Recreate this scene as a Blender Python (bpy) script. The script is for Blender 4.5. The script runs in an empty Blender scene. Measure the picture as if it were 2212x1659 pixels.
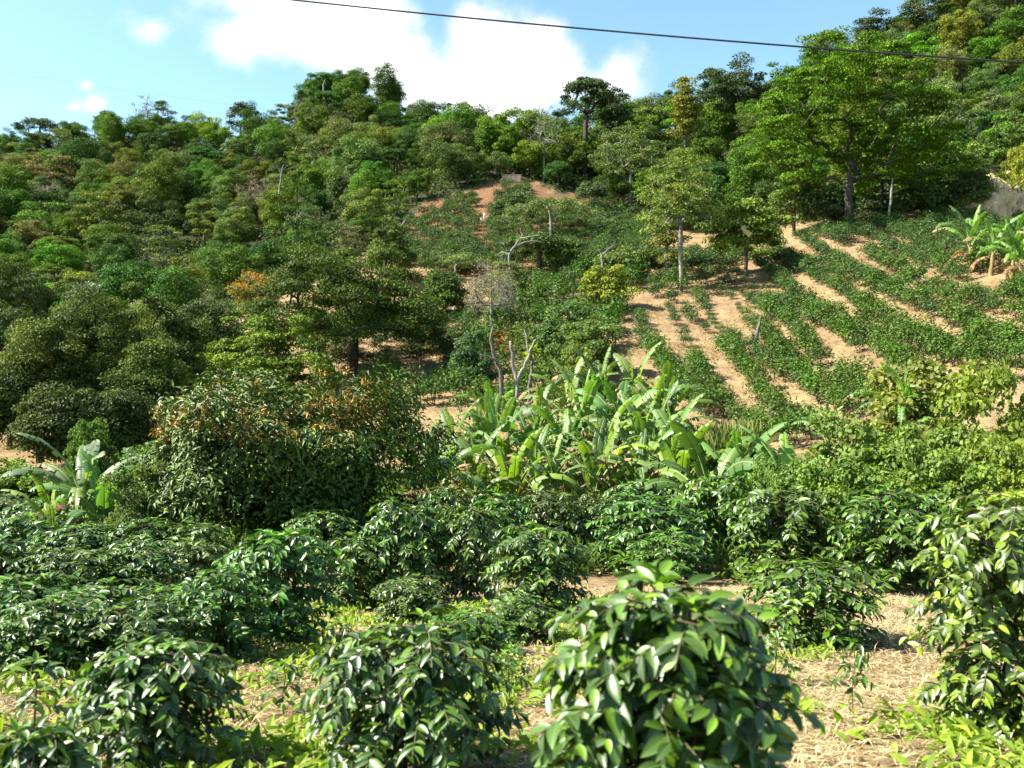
import bpy, math
import numpy as np
from math import radians, sin, cos, pi

SC = bpy.context.scene
COL = SC.collection
rng = np.random.default_rng(7)

# ------------------------------------------------------------------ camera model
FPX = 887.0
PITCH = math.atan2(29.0, FPX)
CP, SP = cos(PITCH), sin(PITCH)
DS = 1024.0 / 2212.0                       # survey sheet units -> frame pixels

def ray(px, py):
    xr = (px - 512.0) / FPX
    yr = (384.0 - py) / FPX
    return np.array([xr, CP + yr * SP, -SP + yr * CP])

def project(x, y, z):
    f = y * CP - z * SP
    up = y * SP + z * CP
    f = np.maximum(f, 1e-3)
    return 512 + FPX * x / f, 384 - FPX * up / f

def z_of(px, py, d):
    r = ray(px, py)
    return d * r[2] / r[1]

# ------------------------------------------------------------------ terrain
def pchip(x, y, xq):
    x = np.asarray(x, float); y = np.asarray(y, float); xq = np.asarray(xq, float)
    h = np.diff(x); dl = np.diff(y) / h
    m = np.zeros_like(y)
    for i in range(1, len(x) - 1):
        if dl[i-1] * dl[i] > 0:
            w1 = 2*h[i] + h[i-1]; w2 = h[i] + 2*h[i-1]
            m[i] = (w1 + w2) / (w1/dl[i-1] + w2/dl[i])
    m[0] = dl[0]; m[-1] = dl[-1]
    k = np.clip(np.searchsorted(x, xq) - 1, 0, len(x) - 2)
    t = np.clip((xq - x[k]) / h[k], 0, 1)
    t2 = t*t; t3 = t2*t
    return ((2*t3-3*t2+1)*y[k] + (t3-2*t2+t)*h[k]*m[k] + (-2*t3+3*t2)*y[k+1] + (t3-t2)*h[k]*m[k+1])

NEAR = [(4, 798), (5, 745), (7, 684), (10, 638), (13, 614), (16, 593), (20, 570)]
PROFILES = {
    0:    [(24, 549), (28, 527), (36, 490), (45, 464), (60, 438), (80, 400), (100, 352), (120, 312), (150, 262), (200, 203), (250, 170)],
    128:  [(24, 549), (28, 527), (36, 485), (45, 455), (60, 420), (80, 380), (100, 340), (120, 302), (150, 252), (200, 190), (250, 140)],
    256:  [(24, 549), (28, 527), (36, 480), (45, 445), (60, 400), (80, 352), (100, 318), (120, 288), (150, 246), (200, 190), (250, 157)],
    343:  [(24, 549), (28, 527), (36, 480), (42, 455), (50, 422), (60, 384), (70, 350), (80, 325), (100, 286), (120, 252), (150, 212), (200, 152), (245, 99)],
    430:  [(24, 549), (28, 527), (36, 478), (42, 447), (50, 411), (60, 378), (70, 346), (80, 318), (95, 280), (108, 258), (125, 222), (140, 196), (155, 178), (200, 158), (240, 141)],
    500:  [(24, 549), (28, 527), (36, 478), (42, 442), (50, 405), (60, 368), (70, 335), (80, 310), (95, 277), (108, 255), (125, 216), (140, 185), (155, 172), (180, 166), (210, 160)],
    560:  [(24, 549), (28, 526), (36, 476), (42, 440), (50, 400), (60, 360), (70, 325), (80, 297), (90, 277), (108, 248), (125, 214), (140, 193), (155, 176), (165, 169), (185, 163)],
    630:  [(24, 548), (28, 525), (36, 474), (42, 437), (50, 398), (60, 346), (66, 322), (75, 296), (80, 285), (95, 260), (108, 242), (125, 222), (140, 204), (150, 186), (170, 150), (185, 142)],
    700:  [(24, 547), (28, 522), (36, 470), (42, 432), (50, 394), (60, 345), (70, 307), (80, 281), (90, 263), (108, 242), (125, 222), (150, 182), (170, 150), (185, 138)],
    764:  [(24, 546), (28, 518), (33, 475), (42, 430), (50, 388), (60, 338), (70, 299), (80, 268), (85, 255), (95, 243), (110, 224), (130, 190), (160, 130), (180, 112)],
    850:  [(24, 543), (28, 508), (33, 466), (42, 413), (50, 367), (60, 315), (70, 274), (80, 244), (86, 230), (95, 218), (110, 198), (140, 148), (170, 95), (188, 82)],
    940:  [(24, 540), (28, 500), (33, 450), (42, 390), (50, 341), (60, 292), (70, 258), (80, 235), (90, 220), (100, 205), (120, 168), (150, 110), (185, 52)],
    1024: [(24, 538), (28, 490), (33, 437), (42, 366), (50, 318), (60, 276), (70, 248), (80, 230), (92, 212), (100, 194), (120, 150), (150, 85), (195, 8)],
}
GD = np.concatenate([[0.0], 1.0 * 1.032 ** np.arange(0, 206)])       # 0 .. ~640 m
GU = np.linspace(-1.3, 1.3, 261)

def build_grid():
    cols = sorted(PROFILES); prof = []
    for c in cols:
        pts = [(0.0, -1.25), (1.0, -1.4), (2.0, -1.6)]
        for d, py in NEAR + PROFILES[c]:
            pts.append((d, z_of(c, py, d)))
        dc, zc = pts[-1]
        pts += [(dc + 25, zc - 1), (dc + 70, zc - 14), (dc + 200, zc - 70), (dc + 500, zc - 110), (2200, zc - 120)]
        a = np.array(pts)
        prof.append(pchip(a[:, 0], a[:, 1], GD))
    prof = np.array(prof)
    uc = np.array([(c - 512) / FPX for c in cols])
    uc = np.concatenate([[-1.4], uc, [1.4]])
    prof = np.vstack([prof[:1], prof, prof[-1:] + 0.0])
    out = np.empty((len(GU), len(GD)))
    for j in range(len(GD)):
        out[:, j] = pchip(uc, prof[:, j], GU)
    return out

GZ = build_grid()
_ph = np.random.default_rng(3).uniform(0, 6.28, (12, 2))
def bumps(x, y):
    r = 0
    for i, (fr, am) in enumerate(((0.9, .03), (2.1, .016), (0.35, .07), (4.3, .007))):
        r = r + am * np.sin(fr * x + _ph[i, 0] + 0.6*np.sin(fr*0.7*y)) * np.sin(fr * y * 1.13 + _ph[i, 1])
    return r

def H(x, y):
    x = np.asarray(x, float); y = np.asarray(y, float)
    u = x / np.maximum(y, 8.0)
    d = np.clip(y, 0, GD[-1])
    ku = np.clip(np.searchsorted(GU, u) - 1, 0, len(GU) - 2)
    kd = np.clip(np.searchsorted(GD, d) - 1, 0, len(GD) - 2)
    fu = np.clip((u - GU[ku]) / (GU[ku+1] - GU[ku]), 0, 1)
    fd = (d - GD[kd]) / (GD[kd+1] - GD[kd])
    z = (GZ[ku, kd]*(1-fu)*(1-fd) + GZ[ku+1, kd]*fu*(1-fd) + GZ[ku, kd+1]*(1-fu)*fd + GZ[ku+1, kd+1]*fu*fd)
    return z + bumps(x, y)

def at(sx, d):
    """ground point at survey column sx, d metres out"""
    px = sx * DS
    x = (px - 512) / FPX * d
    for _ in range(3):
        z = float(H(x, d))
        x = (px - 512) / FPX * (d * CP - z * SP)
    return x, d, float(H(x, d))

def height_to(sx, sy, d):
    """height above the ground of a thing whose tip is seen at survey (sx, sy), d metres out"""
    return z_of(sx * DS, sy * DS, d) - at(sx, d)[2]

def width_of(w, d):
    return w * DS / FPX * d

def on_ground(sx, sy, dmin=2.0):
    r = ray(sx * DS, sy * DS); r = r / r[1]
    ds = np.linspace(dmin, 320, 3200)
    zz = H(r[0] * ds, ds)
    hit = np.nonzero(zz > r[2] * ds)[0]
    d = ds[hit[0]] if len(hit) else 320
    return r[0] * d, d, float(H(r[0] * d, d))

def in_poly(px, py, poly):
    px = np.asarray(px, float); py = np.asarray(py, float)
    res = np.zeros(px.shape, bool); n = len(poly)
    for i in range(n):
        x1, y1 = poly[i]; x2, y2 = poly[(i+1) % n]
        c = ((y1 > py) != (y2 > py)) & (px < (x2-x1)*(py-y1)/((y2-y1) if y2 != y1 else 1e-9) + x1)
        res ^= c
    return res

# ------------------------------------------------------------------ mesh builder
class MB:
    def __init__(s):
        s.V = []; s.F = {3: [], 4: []}; s.M = {3: [], 4: []}; s.R = []; s.T = []; s.n = 0
    def add(s, V, faces, mat=0, rnd=None, luv=None):
        """faces: (m,k) int array, k = 3 or 4"""
        V = np.asarray(V, float).reshape(-1, 3)
        for F in (faces if isinstance(faces, (list, tuple)) else [faces]):
            F = np.asarray(F, int)
            if F.size == 0: continue
            s.F[F.shape[1]].append(F + s.n); s.M[F.shape[1]].append(np.full(len(F), mat, int))
        s.V.append(V)
        s.R.append(np.full(len(V), .5) if rnd is None else np.broadcast_to(rnd, (len(V),)))
        s.T.append(np.zeros((len(V), 2)) if luv is None else luv)
        s.n += len(V)
    def mesh(s, name, mats, smooth=True):
        me = bpy.data.meshes.new(name)
        V = np.concatenate(s.V).astype(np.float32)
        idx = []; start = []; mat = []; p = 0
        for k in (3, 4):
            if s.F[k]:
                F = np.concatenate(s.F[k]); idx.append(F.ravel()); start.append(p + k*np.arange(len(F))); p += F.size
                mat.append(np.concatenate(s.M[k]))
        idx = np.concatenate(idx).astype(np.int32); start = np.concatenate(start).astype(np.int32); mat = np.concatenate(mat).astype(np.int32)
        me.vertices.add(len(V)); me.vertices.foreach_set('co', V.ravel())
        me.loops.add(len(idx)); me.loops.foreach_set('vertex_index', idx)
        me.polygons.add(len(start)); me.polygons.foreach_set('loop_start', start)
        me.polygons.foreach_set('material_index', mat)
        me.polygons.foreach_set('use_smooth', np.full(len(start), smooth))
        a = me.attributes.new('rnd', 'FLOAT', 'POINT'); a.data.foreach_set('value', np.concatenate(s.R).astype(np.float32))
        T = np.concatenate(s.T).astype(np.float32)
        if np.any(T):
            a = me.attributes.new('luv', 'FLOAT_VECTOR', 'POINT')
            a.data.foreach_set('vector', np.column_stack([T, np.zeros(len(T))]).astype(np.float32).ravel())
        me.update(calc_edges=True)
        for m in mats: me.materials.append(m)
        return me

def unit(a):
    return a / np.maximum(np.linalg.norm(a, axis=-1, keepdims=True), 1e-9)

def rdirs(n, r):
    return unit(r.normal(size=(n, 3)))

# leaf templates: (t along, s across, h up), faces
def tmpl_grid(ts, ws, droop, fold, wave=0.0):
    V = []; F3 = []; F4 = []; UV = []
    n = len(ts)
    for i, t in enumerate(ts):
        for j, sgn in enumerate((-1, 0, 1)):
            h = -droop*t*t + (abs(sgn) * ws[i] * fold) + (wave * sin(t*19 + sgn) * abs(sgn))
            V.append((t, sgn*ws[i]*0.5, h)); UV.append((t, sgn*ws[i]))
    for i in range(n-1):
        for j in range(2):
            a = i*3+j
            F4.append((a, a+1, a+4, a+3))
    return np.array(V), np.array(F4), np.array(UV)
def leaf_w(t, tip=1.0):
    return max(0.02, (sin(pi * min(1, t**0.85)))**0.8) if 0 < t < 1 else 0.02
TS = [0, .09, .25, .42, .6, .77, .91, 1]
T_HI = tmpl_grid(TS, [leaf_w(t) for t in TS], .2, .10, .004)
TS2 = [0, .3, .65, 1]
T_MID = tmpl_grid(TS2, [.05, .92, .8, .03], .22, .12)
T_CARD = (np.array([(0, 0, 0), (.45, .5, .05), (1, 0, -.12), (.45, -.5, .05)]), np.array([(0, 3, 2, 1)]), None)
T_LONG = tmpl_grid([0, .4, 1], [.15, 1, .05], .25, .15)

def leaves(mb, P, D, N, L, W, tm, mat=0, rnd=None, uv=False):
    tv, tf, tu = tm
    n = len(P); m = len(tv)
    X = unit(D); Y = unit(np.cross(N, X)); Z = np.cross(X, Y)
    L = np.broadcast_to(L, (n,)); W = np.broadcast_to(W, (n,))
    V = (P[:, None, :] + X[:, None, :] * (tv[None, :, 0:1] * L[:, None, None])
         + Y[:, None, :] * (tv[None, :, 1:2] * W[:, None, None])
         + Z[:, None, :] * (tv[None, :, 2:3] * L[:, None, None]))
    F = (tf[None, :, :] + (np.arange(n) * m)[:, None, None]).reshape(-1, tf.shape[1])
    r = rng.random(n) if rnd is None else rnd
    mb.add(V.reshape(-1, 3), F, mat, np.repeat(r, m), np.tile(tu, (n, 1)) if (uv and tu is not None) else None)

def tube(mb, pts, rad, sides=6, mat=0, rnd=.5):
    pts = np.asarray(pts, float); n = len(pts)
    rad = np.broadcast_to(rad, (n,))
    d = np.gradient(pts, axis=0); d = unit(d)
    ref = np.array([0.31, 0.87, 0.2]) if abs(d[:, 2]).mean() > .5 else np.array([0.1, .1, 1.0])
    A = unit(np.cross(d, ref)); B = np.cross(d, A)
    th = np.arange(sides) * 2*pi/sides
    V = pts[:, None, :] + rad[:, None, None] * (A[:, None, :]*np.cos(th)[None, :, None] + B[:, None, :]*np.sin(th)[None, :, None])
    i = np.arange(n-1)[:, None]*sides; j = np.arange(sides)[None, :]; k = (j+1) % sides
    F = np.stack([i+j, i+k, i+sides+k, i+sides+j], -1).reshape(-1, 4)
    mb.add(V.reshape(-1, 3), F, mat, rnd)

# ------------------------------------------------------------------ materials
def newmat(name):
    m = bpy.data.materials.new(name); m.use_nodes = True
    nt = m.node_tree; nt.nodes.clear()
    return m, nt, nt.nodes, nt.links
def nd(ns, t, **kw):
    n = ns.new(t)
    for k, v in kw.items(): setattr(n, k, v)
    return n
def setin(n, **kw):
    for k, v in kw.items(): n.inputs[k.replace('_', ' ')].default_value = v
    return n

def mixc(ns, ln, blend, fac, a, b):
    n = ns.new('ShaderNodeMix'); n.data_type = 'RGBA'; n.blend_type = blend
    for sock, v in ((n.inputs[0], fac), (n.inputs[6], a), (n.inputs[7], b)):
        if hasattr(v, 'links'): ln.new(v, sock)
        elif isinstance(v, (int, float)): sock.default_value = v
        else: sock.default_value = (*v, 1)
    return n.outputs[2]

def leaf_mat(name, rough=.5, spec=.4, trans=.25, lo=.55, hi=1.5, warm=(1.25, 1.05, .5), objrand=.25, ribs=False, tcol=(1.5, 1.7, .45)):
    """leaf colour = the object's own colour, varied leaf by leaf"""
    m, nt, ns, ln = newmat(name)
    oi = ns.new('ShaderNodeObjectInfo'); at_ = ns.new('ShaderNodeAttribute'); at_.attribute_name = 'rnd'
    mr = setin(ns.new('ShaderNodeMapRange'), To_Min=lo, To_Max=hi); ln.new(at_.outputs['Fac'], mr.inputs['Value'])
    v = ns.new('ShaderNodeCombineColor')
    for i in range(3): ln.new(mr.outputs[0], v.inputs[i])
    c1 = mixc(ns, ln, 'MULTIPLY', 1.0, oi.outputs['Color'], v.outputs[0])
    pw = ns.new('ShaderNodeMath'); pw.operation = 'POWER'; ln.new(at_.outputs['Fac'], pw.inputs[0]); pw.inputs[1].default_value = 3
    wm = mixc(ns, ln, 'MULTIPLY', 1.0, c1, warm)
    c2 = mixc(ns, ln, 'MIX', pw.outputs[0], c1, wm)
    p = ns.new('ShaderNodeBsdfPrincipled'); ln.new(c2, p.inputs['Base Color'])
    rr_ = setin(ns.new('ShaderNodeMapRange'), To_Min=rough*.85, To_Max=rough*1.5)
    wn = ns.new('ShaderNodeTexWhiteNoise'); wn.noise_dimensions = '1D'; ln.new(at_.outputs['Fac'], wn.inputs['W']); ln.new(wn.outputs['Value'], rr_.inputs['Value']); ln.new(rr_.outputs[0], p.inputs['Roughness'])
    p.inputs['Specular IOR Level'].default_value = spec
    if ribs:
        lu = ns.new('ShaderNodeAttribute'); lu.attribute_name = 'luv'
        sx = ns.new('ShaderNodeSeparateXYZ'); ln.new(lu.outputs['Vector'], sx.inputs[0])
        ab = ns.new('ShaderNodeMath'); ab.operation = 'ABSOLUTE'; ln.new(sx.outputs[1], ab.inputs[0])
        ma = ns.new('ShaderNodeMath'); ma.operation = 'MULTIPLY_ADD'; ln.new(ab.outputs[0], ma.inputs[0]); ma.inputs[1].default_value = -.22; ln.new(sx.outputs[0], ma.inputs[2])
        mu = ns.new('ShaderNodeMath'); mu.operation = 'MULTIPLY'; ln.new(ma.outputs[0], mu.inputs[0]); mu.inputs[1].default_value = 62
        si = ns.new('ShaderNodeMath'); si.operation = 'SINE'; ln.new(mu.outputs[0], si.inputs[0])
        bp = ns.new('ShaderNodeBump'); bp.inputs['Strength'].default_value = .12; bp.inputs['Distance'].default_value = .0015
        ln.new(si.outputs[0], bp.inputs['Height']); ln.new(bp.outputs[0], p.inputs['Normal'])
        # pale midrib
        lt = ns.new('ShaderNodeMath'); lt.operation = 'LESS_THAN'; ln.new(ab.outputs[0], lt.inputs[0]); lt.inputs[1].default_value = .05
        c3 = mixc(ns, ln, 'MIX', lt.outputs[0], c2, (.10, .17, .04)); ln.new(c3, p.inputs['Base Color'])
    t = ns.new('ShaderNodeBsdfTranslucent')
    ln.new(mixc(ns, ln, 'MULTIPLY', 1.0, c2, tcol), t.inputs['Color'])
    mx = ns.new('ShaderNodeMixShader'); mx.inputs[0].default_value = trans
    ln.new(p.outputs[0], mx.inputs[1]); ln.new(t.outputs[0], mx.inputs[2])
    o = ns.new('ShaderNodeOutputMaterial'); ln.new(mx.outputs[0], o.inputs[0])
    return m

def bark_mat(name, c1, c2, scale=6, rough=.9, bump=.4):
    m, nt, ns, ln = newmat(name)
    tc = ns.new('ShaderNodeTexCoord'); mp = ns.new('ShaderNodeMapping'); mp.inputs['Scale'].default_value = (1, 1, .25)
    ln.new(tc.outputs['Object'], mp.inputs[0])
    nz = setin(ns.new('ShaderNodeTexNoise'), Scale=scale, Detail=6.0, Roughness=.65); ln.new(mp.outputs[0], nz.inputs['Vector'])
    cr = ns.new('ShaderNodeValToRGB'); cr.color_ramp.elements[0].color = (*c1, 1); cr.color_ramp.elements[1].color = (*c2, 1)
    cr.color_ramp.elements[0].position = .35; cr.color_ramp.elements[1].position = .68
    ln.new(nz.outputs['Fac'], cr.inputs[0])
    p = setin(ns.new('ShaderNodeBsdfPrincipled'), Roughness=rough); ln.new(cr.outputs[0], p.inputs['Base Color'])
    p.inputs['Specular IOR Level'].default_value = .2
    bp = setin(ns.new('ShaderNodeBump'), Strength=bump, Distance=.03); ln.new(nz.outputs['Fac'], bp.inputs['Height']); ln.new(bp.outputs[0], p.inputs['Normal'])
    o = ns.new('ShaderNodeOutputMaterial'); ln.new(p.outputs[0], o.inputs[0])
    return m

M_COFFEE_N = leaf_mat('coffee_leaf_ribbed', rough=.33, spec=.65, trans=.16, lo=.5, hi=1.6, warm=(2.6, 2.2, .7), ribs=True)
M_COFFEE = leaf_mat('coffee_leaf', rough=.34, spec=.55, trans=.16, lo=.55, hi=1.7, warm=(1.9, 1.6, .7))
M_COFFEE_F = leaf_mat('coffee_leaf_small', rough=.5, spec=.25, trans=.18, lo=.5, hi=1.7, warm=(1.6, 1.4, .8))
M_LEAF = leaf_mat('tree_leaf', rough=.6, spec=.15, trans=.15, lo=.45, hi=1.6)
M_MANGO = leaf_mat('mango_leaf', rough=.45, spec=.3, trans=.05, lo=.45, hi=1.7, warm=(1.25, 1.15, .7))
M_BANANA = leaf_mat('banana_leaf', rough=.42, spec=.5, trans=.35, lo=.75, hi=1.35, warm=(1.35, 1.15, .6), tcol=(1.3, 1.5, .4))
M_DRY = leaf_mat('dry_leaf', rough=.85, spec=.1, trans=.2, lo=.5, hi=1.5, warm=(1.1, 1, .9), tcol=(1.2, 1.0, .7))
M_WEED = leaf_mat('weed_leaf', rough=.55, spec=.3, trans=.35, lo=.6, hi=1.5)
M_BARK = bark_mat('bark_brown', (.05, .035, .025), (.16, .12, .085))
M_BARKD = bark_mat('bark_dark', (.025, .02, .015), (.08, .062, .045))
M_BARKP = bark_mat('bark_pale', (.13, .11, .09), (.31, .28, .24))
M_BONE = bark_mat('bleached_wood', (.12, .105, .09), (.30, .275, .24), scale=14, bump=.9)
M_PSEUDO = bark_mat('banana_stem', (.10, .10, .03), (.30, .20, .09), scale=9)
M_STEM = bark_mat('coffee_stem', (.07, .05, .03), (.20, .16, .10), scale=20)

# ------------------------------------------------------------------ scene objects
def link(name, me, parent=None, loc=None, color=None):
    o = bpy.data.objects.new(name, me); COL.objects.link(o)
    if parent is not None: o.parent = parent
    if loc is not None: o.location = loc
    if color is not None: o.color = (*color, 1)
    return o
def tag(o, label=None, cat=None, group=None, kind=None):
    if label: o['label'] = label
    if cat: o['category'] = cat
    if group: o['group'] = group
    if kind: o['kind'] = kind
    return o
def thing(name, label, cat, loc, rz=0, sc=(1, 1, 1), group=None):
    o = link(name, None, None, loc); o.rotation_euler = (0, 0, rz); o.scale = sc; o.empty_display_size = .2
    return tag(o, label, cat, group)
ORD = ['first', 'second', 'third', 'fourth', 'fifth', 'sixth', 'seventh', 'eighth', 'ninth', 'tenth', 'eleventh', 'twelfth',
       'thirteenth', 'fourteenth', 'fifteenth', 'sixteenth', 'seventeenth', 'eighteenth', 'nineteenth', 'twentieth']
def ordinal(i):
    if i < 20: return ORD[i]
    tens = {2: 'twenty', 3: 'thirty', 4: 'forty', 5: 'fifty'}
    n = i + 1; t, u = divmod(n, 10)
    if u == 0: return {3: 'thirtieth', 4: 'fortieth', 5: 'fiftieth'}[t]
    return tens[t] + '-' + ORD[u-1]

# ================================================================== GROUND
FOREST_L = [(-900, 100), (300, 150), (740, 130), (1100, 230), (1135, 375), (1060, 392), (965, 425), (880, 462), (860, 500), (800, 560),
            (600, 640), (520, 668), (440, 690), (400, 760), (330, 860), (-900, 960)]
FOREST_R = [(1130, 230), (1640, 100), (1850, 0), (2300, -300), (3200, -400), (3200, 395), (2150, 395), (2060, 440), (1900, 462), (1700, 492),
            (1640, 500), (1560, 505), (1480, 500), (1400, 480), (1385, 462), (1290, 440), (1200, 415), (1130, 383)]
MIDFIELD = [(1060, 390), (1130, 388), (1200, 415), (1390, 465), (1420, 560), (1330, 600), (1000, 600), (800, 570), (860, 500), (880, 462), (965, 425)]

def build_ground():
    ys = np.concatenate([-np.array([40, 25, 15, 8, 4, 2, 1.0]), GD[1:]])
    U = np.linspace(-1.25, 1.25, 341)
    X = U[:, None] * np.maximum(ys, 8)[None, :]
    Y = np.broadcast_to(ys[None, :], X.shape)
    Z = H(X, np.maximum(Y, 0))
    V = np.stack([X, Y, Z], -1).reshape(-1, 3)
    nu, nv = X.shape
    i = np.arange(nu-1)[:, None]*nv; j = np.arange(nv-1)[None, :]
    F = np.stack([i+j, i+nv+j, i+nv+j+1, i+j+1], -1).reshape(-1, 4)
    mb = MB(); mb.add(V, F)
    # soil zones: R = red soil, G = forest floor, B = green weedy ground
    px, py = project(V[:, 0], V[:, 1], V[:, 2])
    jx = 14*np.sin(V[:, 1]*.55 + V[:, 0]*.3) + 8*np.sin(V[:, 0]*.9); jy = 9*np.sin(V[:, 0]*.6 + 1) + 5*np.sin(V[:, 1]*1.3)
    sx, sy = px/DS + jx, py/DS + jy
    far = V[:, 1] > 40
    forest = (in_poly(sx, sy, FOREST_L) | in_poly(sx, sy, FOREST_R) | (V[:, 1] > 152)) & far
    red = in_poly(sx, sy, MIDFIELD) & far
    d = V[:, 1]
    green = np.clip(1 - np.abs(d - 31) / 8, 0, 1) * np.clip(1 - (sx - 1500) / 200, .0, 1)
    green = np.maximum(green, np.where((d < 12), .35, 0))
    redw = np.where(red, 1.0, np.clip((d - 45) / 40, 0, .18) * (d > 45))
    me = mb.mesh('ground', [])
    a = me.color_attributes.new('zone', 'FLOAT_COLOR', 'POINT')
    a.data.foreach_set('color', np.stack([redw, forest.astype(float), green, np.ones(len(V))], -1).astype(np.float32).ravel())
    m, nt, ns, ln = newmat('soil_and_litter')
    geo = ns.new('ShaderNodeNewGeometry')
    at_ = ns.new('ShaderNodeVertexColor'); at_.layer_name = 'zone'
    sep = ns.new('ShaderNodeSeparateColor'); ln.new(at_.outputs[0], sep.inputs[0])
    def noise(scale, detail=6, rough=.6):
        n = setin(ns.new('ShaderNodeTexNoise'), Scale=scale, Detail=float(detail), Roughness=rough); ln.new(geo.outputs['Position'], n.inputs['Vector']); return n.outputs['Fac']
    def ramp(f, *st):
        r = ns.new('ShaderNodeValToRGB'); e = r.color_ramp.elements
        e[0].position, e[0].color = st[0][0], (*st[0][1], 1); e[1].position, e[1].color = st[-1][0], (*st[-1][1], 1)
        for p_, c_ in st[1:-1]:
            q = e.new(p_); q.color = (*c_, 1)
        ln.new(f, r.inputs[0]); return r.outputs[0]
    n1 = noise(.55, 8); n2 = noise(9, 8, .75); n3 = noise(60, 4, .7); n4 = noise(.12, 4)
    tan_ = ramp(n2, (.30, (.18, .122, .06)), (.5, (.32, .23, .115)), (.72, (.44, .34, .19)))
    brown = ramp(n2, (.3, (.13, .085, .043)), (.55, (.23, .155, .08)), (.75, (.32, .225, .12)))
    patch = ramp(n1, (.40, (0, 0, 0)), (.62, (1, 1, 1)))
    base = mixc(ns, ln, 'MIX', patch, tan_, brown)
    redc = ramp(n2, (.3, (.09, .042, .022)), (.55, (.19, .09, .045)), (.75, (.29, .155, .085)))
    redm = ns.new('ShaderNodeMath'); redm.operation = 'MULTIPLY'; ln.new(sep.outputs[0], redm.inputs[0]); redm.inputs[1].default_value = .85
    base = mixc(ns, ln, 'MIX', redm.outputs[0], base, redc)
    grn = ramp(n2, (.3, (.05, .08, .02)), (.55, (.10, .15, .035)), (.75, (.22, .22, .08)))
    gm = ns.new('ShaderNodeMath'); gm.operation = 'MULTIPLY'; ln.new(sep.outputs[2], gm.inputs[0])
    pr = ramp(n4, (.35, (.5, .5, .5)), (.6, (1, 1, 1))); ln.new(pr, gm.inputs[1])
    base = mixc(ns, ln, 'MIX', gm.outputs[0], base, grn)
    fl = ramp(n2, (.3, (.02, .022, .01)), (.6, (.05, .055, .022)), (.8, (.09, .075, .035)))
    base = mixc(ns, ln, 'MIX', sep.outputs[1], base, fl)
    fine = ramp(n3, (.3, (.62, .62, .62)), (.7, (1.25, 1.25, 1.25)))
    clod = ramp(noise(3.2, 9, .75), (.38, (.6, .57, .54)), (.52, (1, 1, 1)), (.7, (1.15, 1.13, 1.1)))
    base = mixc(ns, ln, 'MULTIPLY', 1.0, base, clod)
    base = mixc(ns, ln, 'MULTIPLY', 1.0, base, fine)
    p = setin(ns.new('ShaderNodeBsdfPrincipled'), Roughness=.95); p.inputs['Specular IOR Level'].default_value = .1
    ln.new(base, p.inputs['Base Color'])
    ad = ns.new('ShaderNodeMath'); ad.operation = 'ADD'; ln.new(n2, ad.inputs[0]); ln.new(n3, ad.inputs[1])
    bp = setin(ns.new('ShaderNodeBump'), Strength=.5, Distance=.04); ln.new(ad.outputs[0], bp.inputs['Height'])
    n5 = noise(1.9, 9, .72); b2 = setin(ns.new('ShaderNodeBump'), Strength=.6, Distance=.25); ln.new(n5, b2.inputs['Height']); ln.new(bp.outputs[0], b2.inputs['Normal']); ln.new(b2.outputs[0], p.inputs['Normal'])
    o = ns.new('ShaderNodeOutputMaterial'); ln.new(p.outputs[0], o.inputs[0])
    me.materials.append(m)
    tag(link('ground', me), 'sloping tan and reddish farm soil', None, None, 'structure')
build_ground()

# ================================================================== TREES
def envelope(shape, R, z0, z1, n, r):
    """clump centres of a crown"""
    i = np.arange(n) + .5
    az = i * 2.39996 + r.uniform(0, 6.28) + r.normal(0, .25, n)
    lob = 1 + .22*np.sin(2*az + r.uniform(0, 6)) + .13*np.sin(5*az + r.uniform(0, 6))
    if shape == 'umbrella':
        q = np.sqrt(i/n) * lob * r.uniform(.85, 1.1, n)
        z = z1 - (z1-z0) * (.15 + .7*q**2) * r.uniform(.6, 1.1, n)
        return np.stack([np.cos(az)*q*R, np.sin(az)*q*R, z], 1)
    if shape == 'tiers':
        q = np.sqrt(r.random(n)) * lob
        k = r.integers(0, 4, n)
        z = z0 + (z1-z0) * (k/3.0)
        q = q * (1 - .22*np.abs(k-1.2)/1.5)
        z = z - .12*(z1-z0)*q**2 + r.normal(0, .04, n)*(z1-z0)
        return np.stack([np.cos(az)*q*R, np.sin(az)*q*R, z], 1)
    c = 1 - 2*(i/n)
    if shape == 'dome': c = 1 - 1.25*(i/n)
    s = np.sqrt(np.maximum(0, 1-c*c))
    rad = np.where(r.random(n) < .72, r.uniform(.78, 1.05, n), r.uniform(.25, .75, n)) * lob
    zc, hz = ((z0+z1)/2, (z1-z0)/2) if shape != 'dome' else (z0 + .22*(z1-z0), .78*(z1-z0))
    P = np.stack([np.cos(az)*s*rad*R, np.sin(az)*s*rad*R, zc + c*rad*hz], 1)
    P[:, 2] = np.clip(P[:, 2], z0*.8, z1)
    return P

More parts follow.
